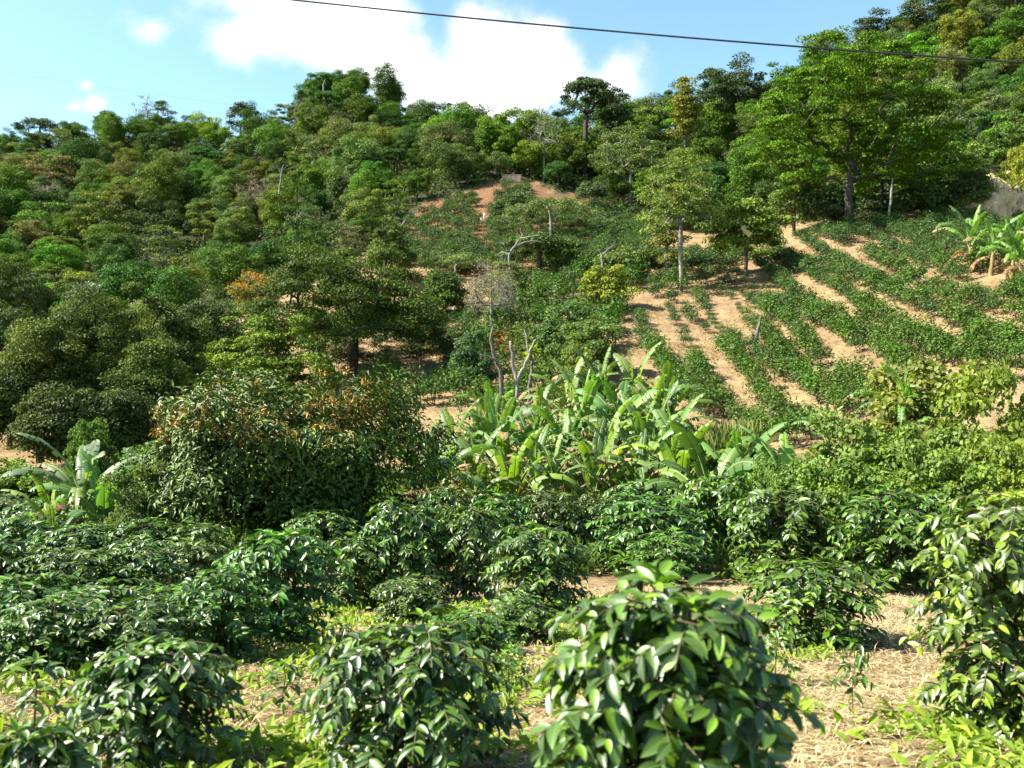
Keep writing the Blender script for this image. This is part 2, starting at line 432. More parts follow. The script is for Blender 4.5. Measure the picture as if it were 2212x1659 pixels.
def skeleton(mb, trunk, targets, trunk_r, tip_r, r, sides=5, mat=0, wander=.12, up=.25):
    """limbs grown from the trunk towards every clump; thickness by the number of tips carried"""
    pos = [np.array(p, float) for p in trunk]; par = [-1] + list(range(len(trunk)-1)); cnt = [0]*len(trunk)
    root = pos[-1]
    fork = max(1, int(len(trunk)*.55))
    order = np.argsort(np.linalg.norm(targets - root, axis=1))
    for t in targets[order]:
        A = np.array(pos[fork:])
        dt = np.linalg.norm(A - t, axis=1)
        dd = dt + .35*np.linalg.norm(A - root, axis=1)*0 + .9*np.maximum(0, A[:, 2] - t[2])
        ok = np.linalg.norm(A - root, axis=1) <= np.linalg.norm(t - root) + .3
        dd = np.where(ok, dd, dd + 50)
        k = int(np.argmin(dd)) + fork
        a = pos[k]; ln_ = np.linalg.norm(t-a); n = int(np.clip(ln_/(.9 + .12*trunk_r), 1, 4)); prev = k
        for q in range(1, n+1):
            f = q/n
            p = a + (t-a)*f + np.array([0, 0, up*ln_*.5*sin(pi*f)*.5]) + (r.normal(0, wander*ln_*.35, 3) if q < n else 0)
            pos.append(p); par.append(prev); cnt.append(0); prev = len(pos)-1
        while prev >= 0:
            cnt[prev] += 1; prev = par[prev]
    mx = max(cnt)
    rad = [tip_r + (trunk_r - tip_r) * (c/mx)**.7 for c in cnt]
    for i in range(1, len(pos)):
        b = rad[par[i]] if par[i] < len(trunk) and i < len(trunk) else min(rad[par[i]], rad[i]*1.35)
        mid = (pos[i]+pos[par[i]])/2
        tube(mb, [pos[par[i]], mid, pos[i]], [b, (b+rad[i])/2, rad[i]], sides, mat)
    return pos

def clump_leaves(mb, C, cr, n_per, L, W, flat, r, tm=T_CARD, mat=0, updn=.5, jit=.6, shell=2.6):
    n = len(C)*n_per
    ci = np.repeat(np.arange(len(C)), n_per)
    d = rdirs(n, r)
    flip = r.random(n) < .6
    d[:, 2] = np.where(flip, np.abs(d[:, 2]), d[:, 2])
    rr = cr[ci] * r.random(n)**(1/shell)
    P = C[ci] + d*rr[:, None]*np.array([1, 1, flat])
    N = unit(d*np.array([1, 1, 1/flat])*.6 + np.array([0, 0, updn]) + r.normal(0, jit, (n, 3))*.6)
    D = unit(np.cross(N, rdirs(n, r)) + np.array([0, 0, -.25]))
    ls = r.uniform(.7, 1.3, n)
    rv = np.clip(.62*r.random(n) + .38*r.random(len(C))[ci], 0, 1)
    leaves(mb, P - D*(L*ls*.5)[:, None], D, N, L*ls, W*ls, tm, mat, rv)

def make_tree(seed, Ht, R, shape, z0f=.4, ncl=26, clr=1.5, n_per=150, L=.25, W=.16, flat=.65, tr=.22, lean=0.0, bark=None, leafm=None,
              tm=T_CARD, tip=.02, jit=.6, sides=5, twigs=0):
    r = np.random.default_rng(seed)
    tg = envelope(shape, R - clr*.6, z0f*Ht + clr*flat*.3, Ht - clr*flat*.8, ncl, r)
    lx, ly = lean*Ht*cos(seed), lean*Ht*sin(seed)
    tg[:, 0] += lx; tg[:, 1] += ly
    fz = z0f*Ht*.9
    trunk = [(0, 0, -.4), (lx*.15 + r.normal(0, .04)*R*.3, ly*.15, fz*.35), (lx*.4, ly*.4 + r.normal(0, .05)*R*.3, fz*.7), (lx*.6, ly*.6, fz), (lx*.8, ly*.8, fz + (Ht-fz)*.25)]
    mb = MB(); skeleton(mb, trunk, tg, tr, tip, r, sides)
    if twigs:
        base = tg[r.integers(0, len(tg), twigs)]
        for b in base:
            e = b + unit(r.normal(0, 1, 3) + np.array([0, 0, .7]))*r.uniform(.5, 1.3)*clr
            tube(mb, [b, (b+e)/2 + r.normal(0, .06, 3), e], [tip*.8, tip*.6, tip*.25], 3)
    tme = mb.mesh('trunk', [bark or M_BARK])
    mb = MB(); cr = clr * r.uniform(.55, 1.3, ncl)
    clump_leaves(mb, tg, cr, n_per, L, W, flat, r, tm, jit=jit)
    cme = mb.mesh('crown', [leafm or M_LEAF], smooth=False)
    return tme, cme, Ht, R

def place_tree(proto, name, label, cat, loc, h, w=None, rz=0, col=(.06, .1, .03), group=None, barkcol=None):
    tme, cme, Ht, R = proto
    s = h/Ht; sw = s if w is None else w/(2*R)
    t = thing(name, label, cat, loc, rz, (sw, sw, s), group)
    link('trunk', tme, t); c = link('crown', cme, t, color=col)
    return t

PROTO = {}
for k, sd in (('round', 11), ('round', 12), ('round', 13)):
    PROTO.setdefault('round', []).append(make_tree(sd, 9, 4.3, 'ball', .25, 34, 1.55, 420, flat=.7))
for sd in (21, 22, 23):
    PROTO.setdefault('domed', []).append(make_tree(sd, 8.5, 5.0, 'dome', .3, 38, 1.5, 420, flat=.62))
for sd in (31, 32, 33):
    PROTO.setdefault('umbrella', []).append(make_tree(sd, 9, 5.2, 'umbrella', .5, 26, 1.5, 330, flat=.4, tr=.26, bark=M_BARKP if sd == 32 else None))
for sd in (41, 42):
    PROTO.setdefault('tall', []).append(make_tree(sd, 12, 3.4, 'ball', .22, 30, 1.5, 340, flat=.75))
for sd in (51, 52):
    PROTO.setdefault('feathery', []).append(make_tree(sd, 8.5, 4.2, 'tiers', .35, 34, 1.2, 95, L=.3, W=.2, flat=.42, tr=.2, bark=M_BARKP, jit=.9, twigs=40))
for sd in (61, 62):
    PROTO.setdefault('bare', []).append(make_tree(sd, 8, 3.8, 'dome', .3, 46, 1.1, 16, L=.28, W=.18, flat=.8, tr=.22, bark=M_BARKP, tip=.03, twigs=420))
for sd in (71, 72):
    PROTO.setdefault('tiered', []).append(make_tree(sd, 11, 4.4, 'tiers', .4, 30, 1.4, 320, flat=.4, tr=.26, lean=.05))

GREENS = [('dark green', (.040, .080, .014)), ('mid green', (.070, .125, .014)), ('grey-green', (.100, .130, .042)), ('olive green', (.105, .125, .016)),
          ('bright green', (.095, .175, .014)), ('yellow-green', (.16, .18, .022)), ('brownish', (.16, .12, .065)), ('grey', (.20, .18, .15))]
GP = np.array([.28, .31, .21, .12, .04, .01, .02, .01])

def scatter_forest():
    r = np.random.default_rng(5)
    cand = []
    # candidate points over the wooded slopes, nearest first
    for _ in range(26000):
        y = math.sqrt(r.uniform(58**2, 262**2)); x = r.uniform(-.66, .66)*y
        cand.append((x, y))
    C = np.array(cand); Z = H(C[:, 0], C[:, 1])
    px, py = project(C[:, 0], C[:, 1], Z); sx, sy = px/DS, py/DS
    left = in_poly(sx, sy, FOREST_L); right = in_poly(sx, sy, FOREST_R) & (C[:, 1] > 96)
    # nothing beyond the crest
    crest = np.array([max(p[0] for p in PROFILES[c]) for c in sorted(PROFILES)]); cu = np.array(sorted(PROFILES))
    ok = (left | right) & (C[:, 1] < np.interp(px, cu, crest) + 4)
    C = C[ok]; Z = Z[ok]; sx = sx[ok]; sy = sy[ok]; left = left[ok]; right = right[ok]
    taken = []; rows = []
    grid = {}
    for i in range(len(C)):
        y = C[i, 1]
        sp = (5.0 + .011*y) if not right[i] else 6.0
        sp *= r.uniform(.9, 1.3)
        gx, gy = int(C[i, 0]//9), int(y//9)
        bad = False
        for a in (-1, 0, 1):
            for b in (-1, 0, 1):
                for (xx, yy) in grid.get((gx+a, gy+b), ()):
                    if (xx-C[i, 0])**2 + (yy-y)**2 < sp*sp: bad = True; break
                if bad: break
            if bad: break
        if bad: continue
        grid.setdefault((gx, gy), []).append((C[i, 0], y)); rows.append((C[i, 0], y, Z[i], sx[i], sy[i], right[i]))
    return rows
FOREST = scatter_forest()
print('forest trees', len(FOREST))

def zone_of(sx, sy, y, right):
    if not right:
        top = np.interp(sx, [0, 276, 553, 740, 930, 1080], [340, 285, 298, 231, 276, 320])
        if sy < top + 16: b = 'on the skyline'
        elif sy < top + 70: b = 'just below the crest'
        elif sy < 440: b = 'midway up'
        elif sy < 560: b = 'low'
        else: b = 'at the foot'
        a = 'of the hill far left' if sx < 250 else 'of the left hill' if sx < 520 else 'under the peak' if sx < 850 else 'beside the saddle'
        if b in ('midway up', 'low'): a = a.replace('of the', 'on the').replace('under the peak', 'on the slope under the peak')
        return b + ' ' + a
    a = 'above the red slope' if sx < 1420 else 'behind the slender tree' if sx < 1620 else 'behind the giant tree' if sx < 2000 else 'above the earth bank'
    b = 'high on the right ridge' if sy < np.interp(sx, [1130, 1640, 1850, 2212], [335, 290, 215, 130]) else 'low on the right ridge'
    return b + ' ' + a

r = np.random.default_rng(17)
recs = []
for (x, y, z, sx, sy, right) in FOREST:
    gi = r.choice(len(GREENS), p=GP/GP.sum())
    if right and gi in (6,): gi = 2
    gname, gcol = GREENS[gi]
    if gname in ('grey', 'brownish'): shp = 'bare' if gname == 'grey' or r.random() < .5 else 'feathery'
    else: shp = r.choice(['round', 'domed', 'umbrella', 'tall', 'feathery', 'tiered'], p=[.36, .36, .08, .08, .08, .04])
    protos = PROTO[shp]; pr_ = protos[r.integers(len(protos))]
    R_ = r.uniform(3.1, 5.2)*(1.05 if y > 150 else .85)
    if shp == 'tall': R_ *= .8
    h = R_*2*(pr_[2]/(2*pr_[3]))*r.uniform(.85, 1.15)
    jig = np.clip(1 + r.normal(0, .12, 3)*np.array([1, .7, 1]), .7, 1.4)*r.uniform(.85, 1.15)
    col = np.array(gcol)*np.array([1.08, 1.16, 1.05])*jig
    recs.append([x, y, z, sx, sy, right, gname, shp, pr_, h, R_*2, col, r.uniform(0, 6.28)])
KINDNAME = {'round': 'round-crowned', 'domed': 'domed', 'umbrella': 'flat-topped', 'tall': 'tall narrow', 'feathery': 'feathery', 'bare': 'almost leafless', 'tiered': 'tiered'}
OBJN = {'round': 'broadleaf_tree', 'domed': 'forest_tree', 'umbrella': 'umbrella_tree', 'tall': 'tall_tree', 'feathery': 'feathery_tree', 'bare': 'bare_tree', 'tiered': 'tiered_tree'}
bylab = {}
for q in recs:
    bylab.setdefault(f"{q[6]} {KINDNAME[q[7]]} tree {zone_of(q[3], q[4], q[1], q[5])}", []).append(q)
for lab, qs in bylab.items():
    qs.sort(key=lambda q: q[3])
    for i, q in enumerate(qs):
        l2 = lab
        if len(qs) == 2: l2 = lab + (', left one', ', right one')[i]
        elif len(qs) > 2: l2 = lab + f", {ordinal(i)} from left"
        place_tree(q[8], OBJN[q[7]], l2, 'tree', (q[0], q[1], q[2]), q[9], q[10], q[12], q[11], 'trees of the hillside forest')

# ------------------------------------------------------------------ world, sun, camera (see end)
exec_after = []
SUN_DIR = np.array([-.80, -.04, .82]); SUN_DIR = SUN_DIR/np.linalg.norm(SUN_DIR)

# single trees ------------------------------------------------------------
def solo(name, label, sx, base_d, top, w, proto_kw, col, cat='tree', rz=0, group=None):
    x, y, z = at(sx, base_d); h = height_to(sx, top, base_d); W_ = width_of(w, base_d)
    kw = dict(seed=int(sx*7+top), Ht=h, R=W_/2); kw.update(proto_kw)
    pr_ = make_tree(**kw)
    return place_tree(pr_, name, label, cat, (x, y, z), h, None, rz, tuple(np.array(col)*np.array([1.3, 1.32, 1.15])), group)

# giant spreading tree on the right
def giant_tree():
    d = 88; x, y, z = at(1832, d); h = height_to(1832, 62, d); R = width_of(455, d)/2
    r = np.random.default_rng(101)
    n = 165
    i = np.arange(n)+.5; az = i*2.39996 + r.normal(0, .2, n)
    c = 1 - 1.12*(i/n); s = np.sqrt(1-c*c)
    rad = np.where(r.random(n) < .66, r.uniform(.82, 1.0, n), r.uniform(.45, .8, n))
    cz = h*.42
    tg = np.stack([np.cos(az)*s*rad*R*.9, np.sin(az)*s*rad*R*.85, cz + c*rad*(h-cz)*.93], 1)
    tg[:, 2] += r.normal(0, .4, n)
    low = np.stack([r.uniform(-.8, .75, 34)*R, r.uniform(-.6, .5, 34)*R, r.uniform(.22, .44, 34)*h], 1)
    tg = np.vstack([tg, low])
    tg = tg[~((tg[:, 1] < .25*R) & (tg[:, 2] < .56*h) & (np.abs(tg[:, 0]+.3) < .36*R))]
    trunk = [(0, 0, -.5), (.1, 0, h*.08), (0, .1, h*.16), (.1, 0, h*.23), (0, 0, h*.30), (.1, .1, h*.36)]
    mb = MB(); skeleton(mb, trunk, tg, .42, .03, r, 7, wander=.16, up=.1)
    for b in tg[r.integers(0, len(tg), 160)]:
        e = b + unit(r.normal(0, 1, 3)+np.array([0, 0, .3]))*r.uniform(.8, 1.9)
        tube(mb, [b, (b+e)/2 + r.normal(0, .1, 3), e], [.05, .035, .015], 3)
    t = thing('rain_tree', 'giant spreading rain tree with flat bright green foliage layers at top of right coffee field', 'tree', (x, y, z))
    link('trunk', mb.mesh('trunk', [M_BARKG]), t)
    mb = MB(); cr = r.uniform(.9, 1.7, len(tg))
    # flat sprays
    clump_leaves(mb, tg, cr*1.05, 230, .26, .14, .36, r, jit=.45, updn=.9)
    sub = np.repeat(tg, 2, 0) + r.normal(0, 1.0, (2*len(tg), 3))*np.array([1, 1, .35])
    clump_leaves(mb, sub, r.uniform(.5, 1.0, len(sub)), 75, .28, .16, .3, r, jit=.45, updn=.9)
    link('crown', mb.mesh('crown', [M_LEAF], False), t, color=(.085, .165, .012))
M_BARKG = bark_mat('bark_grey_brown', (.025, .02, .016), (.11, .09, .07), scale=4)
giant_tree()

solo('broad_tree', 'broad dark-leaved tree with thick trunk in the middle of the valley', 762, 62, 528, 450,
     dict(shape='dome', z0f=.2, ncl=95, clr=1.45, n_per=700, L=.19, W=.11, flat=.48, tr=.42, bark=M_BARKD, sides=7, tip=.04), (.042, .066, .012))
for (sx, d, top, w, shp, col, lab) in (
    (255, 45, 605, 300, 'dome', (.045, .068, .016), 'dark tree with forked trunk, largest of the shady group at the left valley edge'),
    (85, 43, 690, 220, 'ball', (.075, .095, .022), 'olive-green tree at the left valley edge beside the forked dark tree'),
    (385, 46, 680, 150, 'dome', (.055, .078, .018), 'thin-trunked dark tree leaning out right of the forked dark tree'),
    (20, 52, 560, 240, 'ball', (.035, .055, .016), 'dark round tree at the left picture edge behind the olive-green tree'),
    (165, 47, 640, 150, 'ball', (.060, .082, .02), 'narrow tree squeezed between the olive-green tree and forked dark tree'),
    (330, 42, 735, 170, 'dome', (.062, .086, .02), 'lower sunlit tree on the right flank of the forked dark tree'),
    (150, 37, 830, 190, 'ball', (.05, .065, .02), 'low ragged dark tree behind the lone banana clump'),
    (260, 38, 840, 160, 'dome', (.045, .065, .018), 'low dark tree in the shade between forked tree and mango'),
    (-20, 40, 790, 200, 'ball', (.05, .07, .018), 'low dark tree cut by the left picture edge above the grass')):
    solo('shade_tree', lab, sx, d, top, w, dict(shape=shp, z0f=.26, ncl=64, clr=.85, n_per=430, L=.15, W=.085, flat=.6, tr=.16, bark=M_BARKD, tip=.03, twigs=60), tuple(np.array(col)*.9), group='shady trees at the left valley edge')
FE = dict(shape='tiers', z0f=.42, ncl=60, clr=.95, n_per=190, L=.2, W=.12, flat=.45, tr=.2, bark=M_BARKP, jit=.9, twigs=90, tip=.025)
solo('slender_tree', 'slender tree with long pale trunk and thin green crown beside the tan field corner', 1470, 76, 330, 215, dict(FE, shape='dome', z0f=.38, ncl=90, tr=.19, n_per=190, twigs=140), (.095, .135, .030))
solo('feathery_tree', 'feathery light green tree left of the thick-trunked valley tree', 595, 54, 682, 270, dict(FE, shape='dome', z0f=.06, ncl=110, clr=.85, n_per=260), (.105, .15, .026))
solo('broadleaf_tree', 'leafy light green tree with short dark trunk between slender tree and giant tree', 1612, 78, 425, 185, dict(shape='dome', z0f=.3, ncl=44, clr=1.0, n_per=220, L=.28, W=.18, flat=.5, tr=.18, tip=.03), (.095, .135, .024))
solo('pale_tree', 'pale olive thin-leaved tree left of the slender pale-trunked tree', 1440, 82, 440, 110, dict(FE, z0f=.3, ncl=34), (.11, .12, .035))
solo('yellow_tree', 'small yellow-green tree at the corner of the right coffee field', 1312, 70, 572, 120, dict(shape='dome', z0f=.12, ncl=50, clr=.75, n_per=200, L=.2, W=.12, flat=.6, tr=.1, tip=.02), (.125, .145, .024))
solo('umbrella_tree', 'dark flat-topped tree behind the bleached dead tree in mid valley', 1165, 92, 500, 200, dict(shape='umbrella', z0f=.45, ncl=46, clr=1.25, n_per=240, L=.28, W=.17, flat=.4, tr=.3, tip=.04), (.042, .068, .02))
solo('feathery_tree', 'low feathery olive tree hiding the foot of the bleached dead tree', 1092, 80, 552, 130, dict(FE, shape='dome', z0f=.1, ncl=40, n_per=170), (.10, .12, .045))
solo('round_tree', 'round mid green tree behind the small yellow-green tree', 1345, 84, 535, 150, dict(shape='dome', z0f=.2, ncl=34, clr=1.0, n_per=210, L=.26, W=.16, flat=.6), (.07, .105, .03))
solo('feathery_tree', 'feathery green tree standing in the middle of the red coffee slope', 1190, 112, 425, 230, dict(FE, shape='umbrella', z0f=.4, ncl=60, clr=1.15, n_per=130), (.085, .12, .034))
solo('feathery_tree', 'low feathery tree at the foot of the red coffee slope', 985, 96, 545, 200, dict(FE, shape='dome', z0f=.25, ncl=50, clr=1.0, n_per=150), (.085, .12, .036))
solo('bare_tree', 'grey twiggy almost leafless tree behind the three dead trunks', 1062, 69, 565, 150, dict(shape='dome', z0f=.3, ncl=60, clr=.8, n_per=30, L=.14, W=.08, flat=.9, tr=.14, bark=M_BARKP, tip=.018, twigs=520), (.13, .12, .075))
solo('bush_tree', 'leafy bush tree on top edge of the red coffee slope', 1112, 122, 412, 95, dict(shape='dome', z0f=.15, ncl=26, clr=.9, n_per=190, L=.26, W=.16, flat=.6), (.05, .085, .032))
solo('bush_tree', 'small round tree with pale thin trunk on right part of the red slope', 1281, 128, 392, 62, dict(shape='dome', z0f=.5, ncl=20, clr=.8, n_per=170, L=.26, W=.16, flat=.7, tr=.12, bark=M_BARKP), (.06, .09, .04))
solo('airy_tree', 'large airy round tree at the forest edge above the red slope', 1362, 136, 275, 190, dict(FE, shape='ball', z0f=.3, ncl=70, clr=1.3, n_per=150, L=.28, W=.17, tr=.3), (.085, .12, .035))
solo('emergent_tree', 'tall dark tree with bare trunk and slanting crown rising above the saddle', 1262, 150, 152, 150, dict(shape='umbrella', z0f=.55, ncl=44, clr=1.5, n_per=220, L=.34, W=.22, flat=.5, tr=.42, bark=M_BARKD, lean=.05), (.038, .06, .028))
solo('thin_tree', 'thin sparse tree in front of the tall dark emergent tree', 1175, 148, 225, 120, dict(FE, shape='dome', z0f=.35, ncl=44, n_per=40, clr=1.2, twigs=200), (.09, .10, .06))
solo('orange_tree', 'orange flowering tree left of the thick-trunked valley tree', 545, 82, 572, 130, dict(FE, shape='dome', z0f=.3, ncl=40, n_per=150, clr=1.0), (.12, .13, .03))
solo('dark_tree', 'dark leafy tree filling the foot of the red slope at the forest edge', 845, 94, 470, 130, dict(shape='dome', z0f=.2, ncl=36, clr=1.2, n_per=230, L=.28, W=.17, flat=.6), (.06, .085, .026))
for (sx, d, top, w, col, lab) in (
    (960, 80, 575, 110, (.05, .08, .02), 'low round tree between thick-trunked valley tree and bleached dead tree'),
    (462, 74, 640, 140, (.04, .065, .02), 'dark tree at the forest foot left of the orange flowering tree')):
    solo('forest_edge_tree', lab, sx, d, top, w, dict(shape='dome', z0f=.18, ncl=44, clr=1.15, n_per=330, L=.21, W=.13, flat=.6, tr=.2, tip=.03), col, group='trees around the thick-trunked valley tree')
for (sx, d, top, w, col, lab) in (
    (1905, 98, 285, 170, (.12, .19, .018), 'sunlit yellow-green tree behind the trunk of the giant spreading tree'),
    (2035, 94, 290, 190, (.085, .145, .022), 'light green tree just right of the giant spreading tree'),
    (2095, 92, 370, 130, (.06, .09, .026), 'dark green tree between the giant tree and the earth bank'),
    (1790, 90, 405, 110, (.035, .06, .02), 'dark low tree at the foot of the giant spreading tree'),
    (1715, 94, 350, 130, (.075, .115, .03), 'mid green tree behind the lower left limbs of the giant tree'),
    (2185, 110, 250, 140, (.06, .10, .024), 'dark green tree above the earth bank near the right picture edge'),
    (1990, 92, 400, 130, (.045, .075, .02), 'bushy dark tree on the upper edge of the right coffee field')):
    solo('bushy_tree', lab, sx, d, top, w, dict(shape='dome', z0f=.22, ncl=38, clr=1.2, n_per=200, L=.28, W=.17, flat=.55, tr=.2, tip=.03), col, group='trees around the giant spreading tree')
for (sx, d, top, w, shp, col, lab) in (
    (2000, 178, -30, 130, 'umbrella', (.05, .075, .025), 'flat-topped dark tree standing out on the skyline above the giant tree'),
    (1885, 176, 22, 80, 'ball', (.035, .055, .03), 'dark round tree on the skyline above the giant tree crown'),
    (1790, 168, 58, 120, 'umbrella', (.06, .08, .035), 'grey-green flat tree peeping over the giant tree crown'),
    (2140, 190, 0, 110, 'dome', (.06, .07, .03), 'olive tree on the skyline at the upper right corner'),
    (705, 246, 165, 110, 'umbrella', (.04, .06, .03), 'flat-topped tree on the very peak of the far hill'),
    (745, 248, 160, 90, 'dome', (.04, .06, .025), 'domed tree beside the flat-topped one on the peak'),
    (520, 252, 212, 70, 'umbrella', (.06, .07, .04), 'small spreading tree on the skyline left of the peak'),
    (330, 250, 208, 95, 'bare', (.08, .08, .05), 'leaning sparse tree on the skyline of the left hill'),
    (85, 250, 248, 120, 'umbrella', (.04, .06, .03), 'wide flat tree on the skyline near the left edge'),
    (1600, 165, 125, 130, 'dome', (.05, .07, .035), 'big grey-green tree on the right skyline below the cable'),
    (1540, 165, 140, 100, 'dome', (.045, .065, .03), 'dark green tree on the right skyline left of the big grey-green one'),
    (1480, 150, 165, 70, 'ball', (.13, .13, .025), 'golden green tree on the right ridge'),
    (1320, 155, 190, 90, 'ball', (.04, .06, .03), 'dark ragged tree right of the tall emergent tree'),
    (1010, 205, 230, 110, 'dome', (.06, .085, .03), 'domed tree on the skyline left of the saddle'),
    (1075, 170, 255, 90, 'dome', (.11, .13, .02), 'yellowish domed tree beside the utility pole in the saddle')):
    kw = dict(shape=shp, z0f=.4, ncl=36, clr=1.5, n_per=170, L=.36, W=.24, flat=.5, tr=.28)
    if shp == 'bare': kw.update(shape='dome', n_per=30, twigs=120, bark=M_BARKP)
    solo('skyline_tree', lab, sx, d, top, w, kw, col, group='trees standing out on the skyline')

# ================================================================== MANGO
def mango():
    d = 24.5; x, y, z = at(620, d); h = height_to(600, 832, d); R = width_of(630, d)/2
    r = np.random.default_rng(55)
    n = 2300
    i = np.arange(n)+.5; az = i*2.39996; c = 1 - 1.22*(i/n); s = np.sqrt(np.maximum(0, 1-c*c))
    lob = 1 + .13*np.sin(3*az+1) + .09*np.sin(7*az+2) + .10*np.sin(5*c*2+az*2)
    rad = np.where(r.random(n) < .8, r.uniform(.86, 1.03, n), r.uniform(.5, .85, n))*lob
    cz = h*.26
    c = np.sign(c)*np.abs(c)**.48; s = s**.62
    tg = np.stack([np.cos(az)*s*rad*R*.92, np.sin(az)*s*rad*R*.8, cz + c*rad*(h-cz)*.95], 1)
    tg = tg[tg[:, 2] > .25]
    # lower, spreading part of the crown on the left and right sides
    lim = tg[:, 2]/h
    big = envelope('dome', R*.6, h*.25, h*.75, 22, r)
    mb = MB(); skeleton(mb, [(0, 0, -.3), (0, .1, .5), (.1, 0, 1.0), (0, 0, 1.5)], big, .28, .04, r, 7)
    t = thing('mango_tree', 'bushy mango tree with orange new leaves on its crown beside the banana grove', 'tree', (x, y, z))
    link('trunk', mb.mesh('trunk', [M_BARKD]), t)
    out = unit(tg - np.array([0, 0, cz]))
    mb = MB()
    K = 13
    ax = unit(out*.7 + np.array([0, 0, .45]) + r.normal(0, .25, tg.shape))
    ci = np.repeat(np.arange(len(tg)), K)
    phi = np.tile(np.arange(K)*2.39996, len(tg)) + r.uniform(0, 6, len(ci))
    e1 = unit(np.cross(ax, np.array([.3, .1, 1.0]))); e2 = np.cross(ax, e1)
    rd = e1[ci]*np.cos(phi)[:, None] + e2[ci]*np.sin(phi)[:, None]
    D = unit(rd + ax[ci]*r.uniform(-.1, .8, len(ci))[:, None] + np.array([0, 0, -.45]))
    N = unit(ax[ci] + .35*r.normal(size=(len(ci), 3)))
    P = tg[ci] + r.normal(0, .10, (len(ci), 3))
    L = r.uniform(.14, .24, len(ci))
    leaves(mb, P, D, N, L, L*.36, T_LONG, 0, np.clip(.6*r.random(len(ci)) + .4*r.random(len(tg))[ci], 0, 1))
    # inner dark mass of foliage
    inn = envelope('dome', R*.7, h*.06, h*.8, 60, r)
    clump_leaves(mb, inn, np.full(len(inn), .85), 330, .2, .07, .7, r)
    link('crown', mb.mesh('crown', [M_MANGO], True), t, color=(.058, .098, .012))
    # orange flushes on the upper left side
    k = np.nonzero((tg[:, 2] > h*.66) & (tg[:, 1] < R*.5) & (rad[:len(tg)] > .8))[0]
    w = np.array([1.0 if (tg[q, 0] < R*.35) else .35 for q in k]); 
    seeds = r.choice(k, 20, replace=False, p=w/w.sum())
    sel = [q for q in k if min(np.linalg.norm(tg[q]-tg[s_]) for s_ in seeds) < .75 and r.random() < .5]
    mb = MB(); S_ = np.array(sel); ci = np.repeat(S_, 20)
    P = tg[ci] + out[ci]*.12 + r.normal(0, .07, (len(ci), 3)); D = unit(r.normal(size=(len(ci), 3)) + ax[ci]*.6 + np.array([0, 0, -.2])); N = unit(ax[ci]+.5*r.normal(size=(len(ci), 3)))
    L = r.uniform(.10, .19, len(ci)); leaves(mb, P, D, N, L, L*.28, T_LONG, 0, r.random(len(ci)))
    link('young_foliage', mb.mesh('young_foliage', [M_MANGO]), t, color=(.24, .14, .026))
mango()

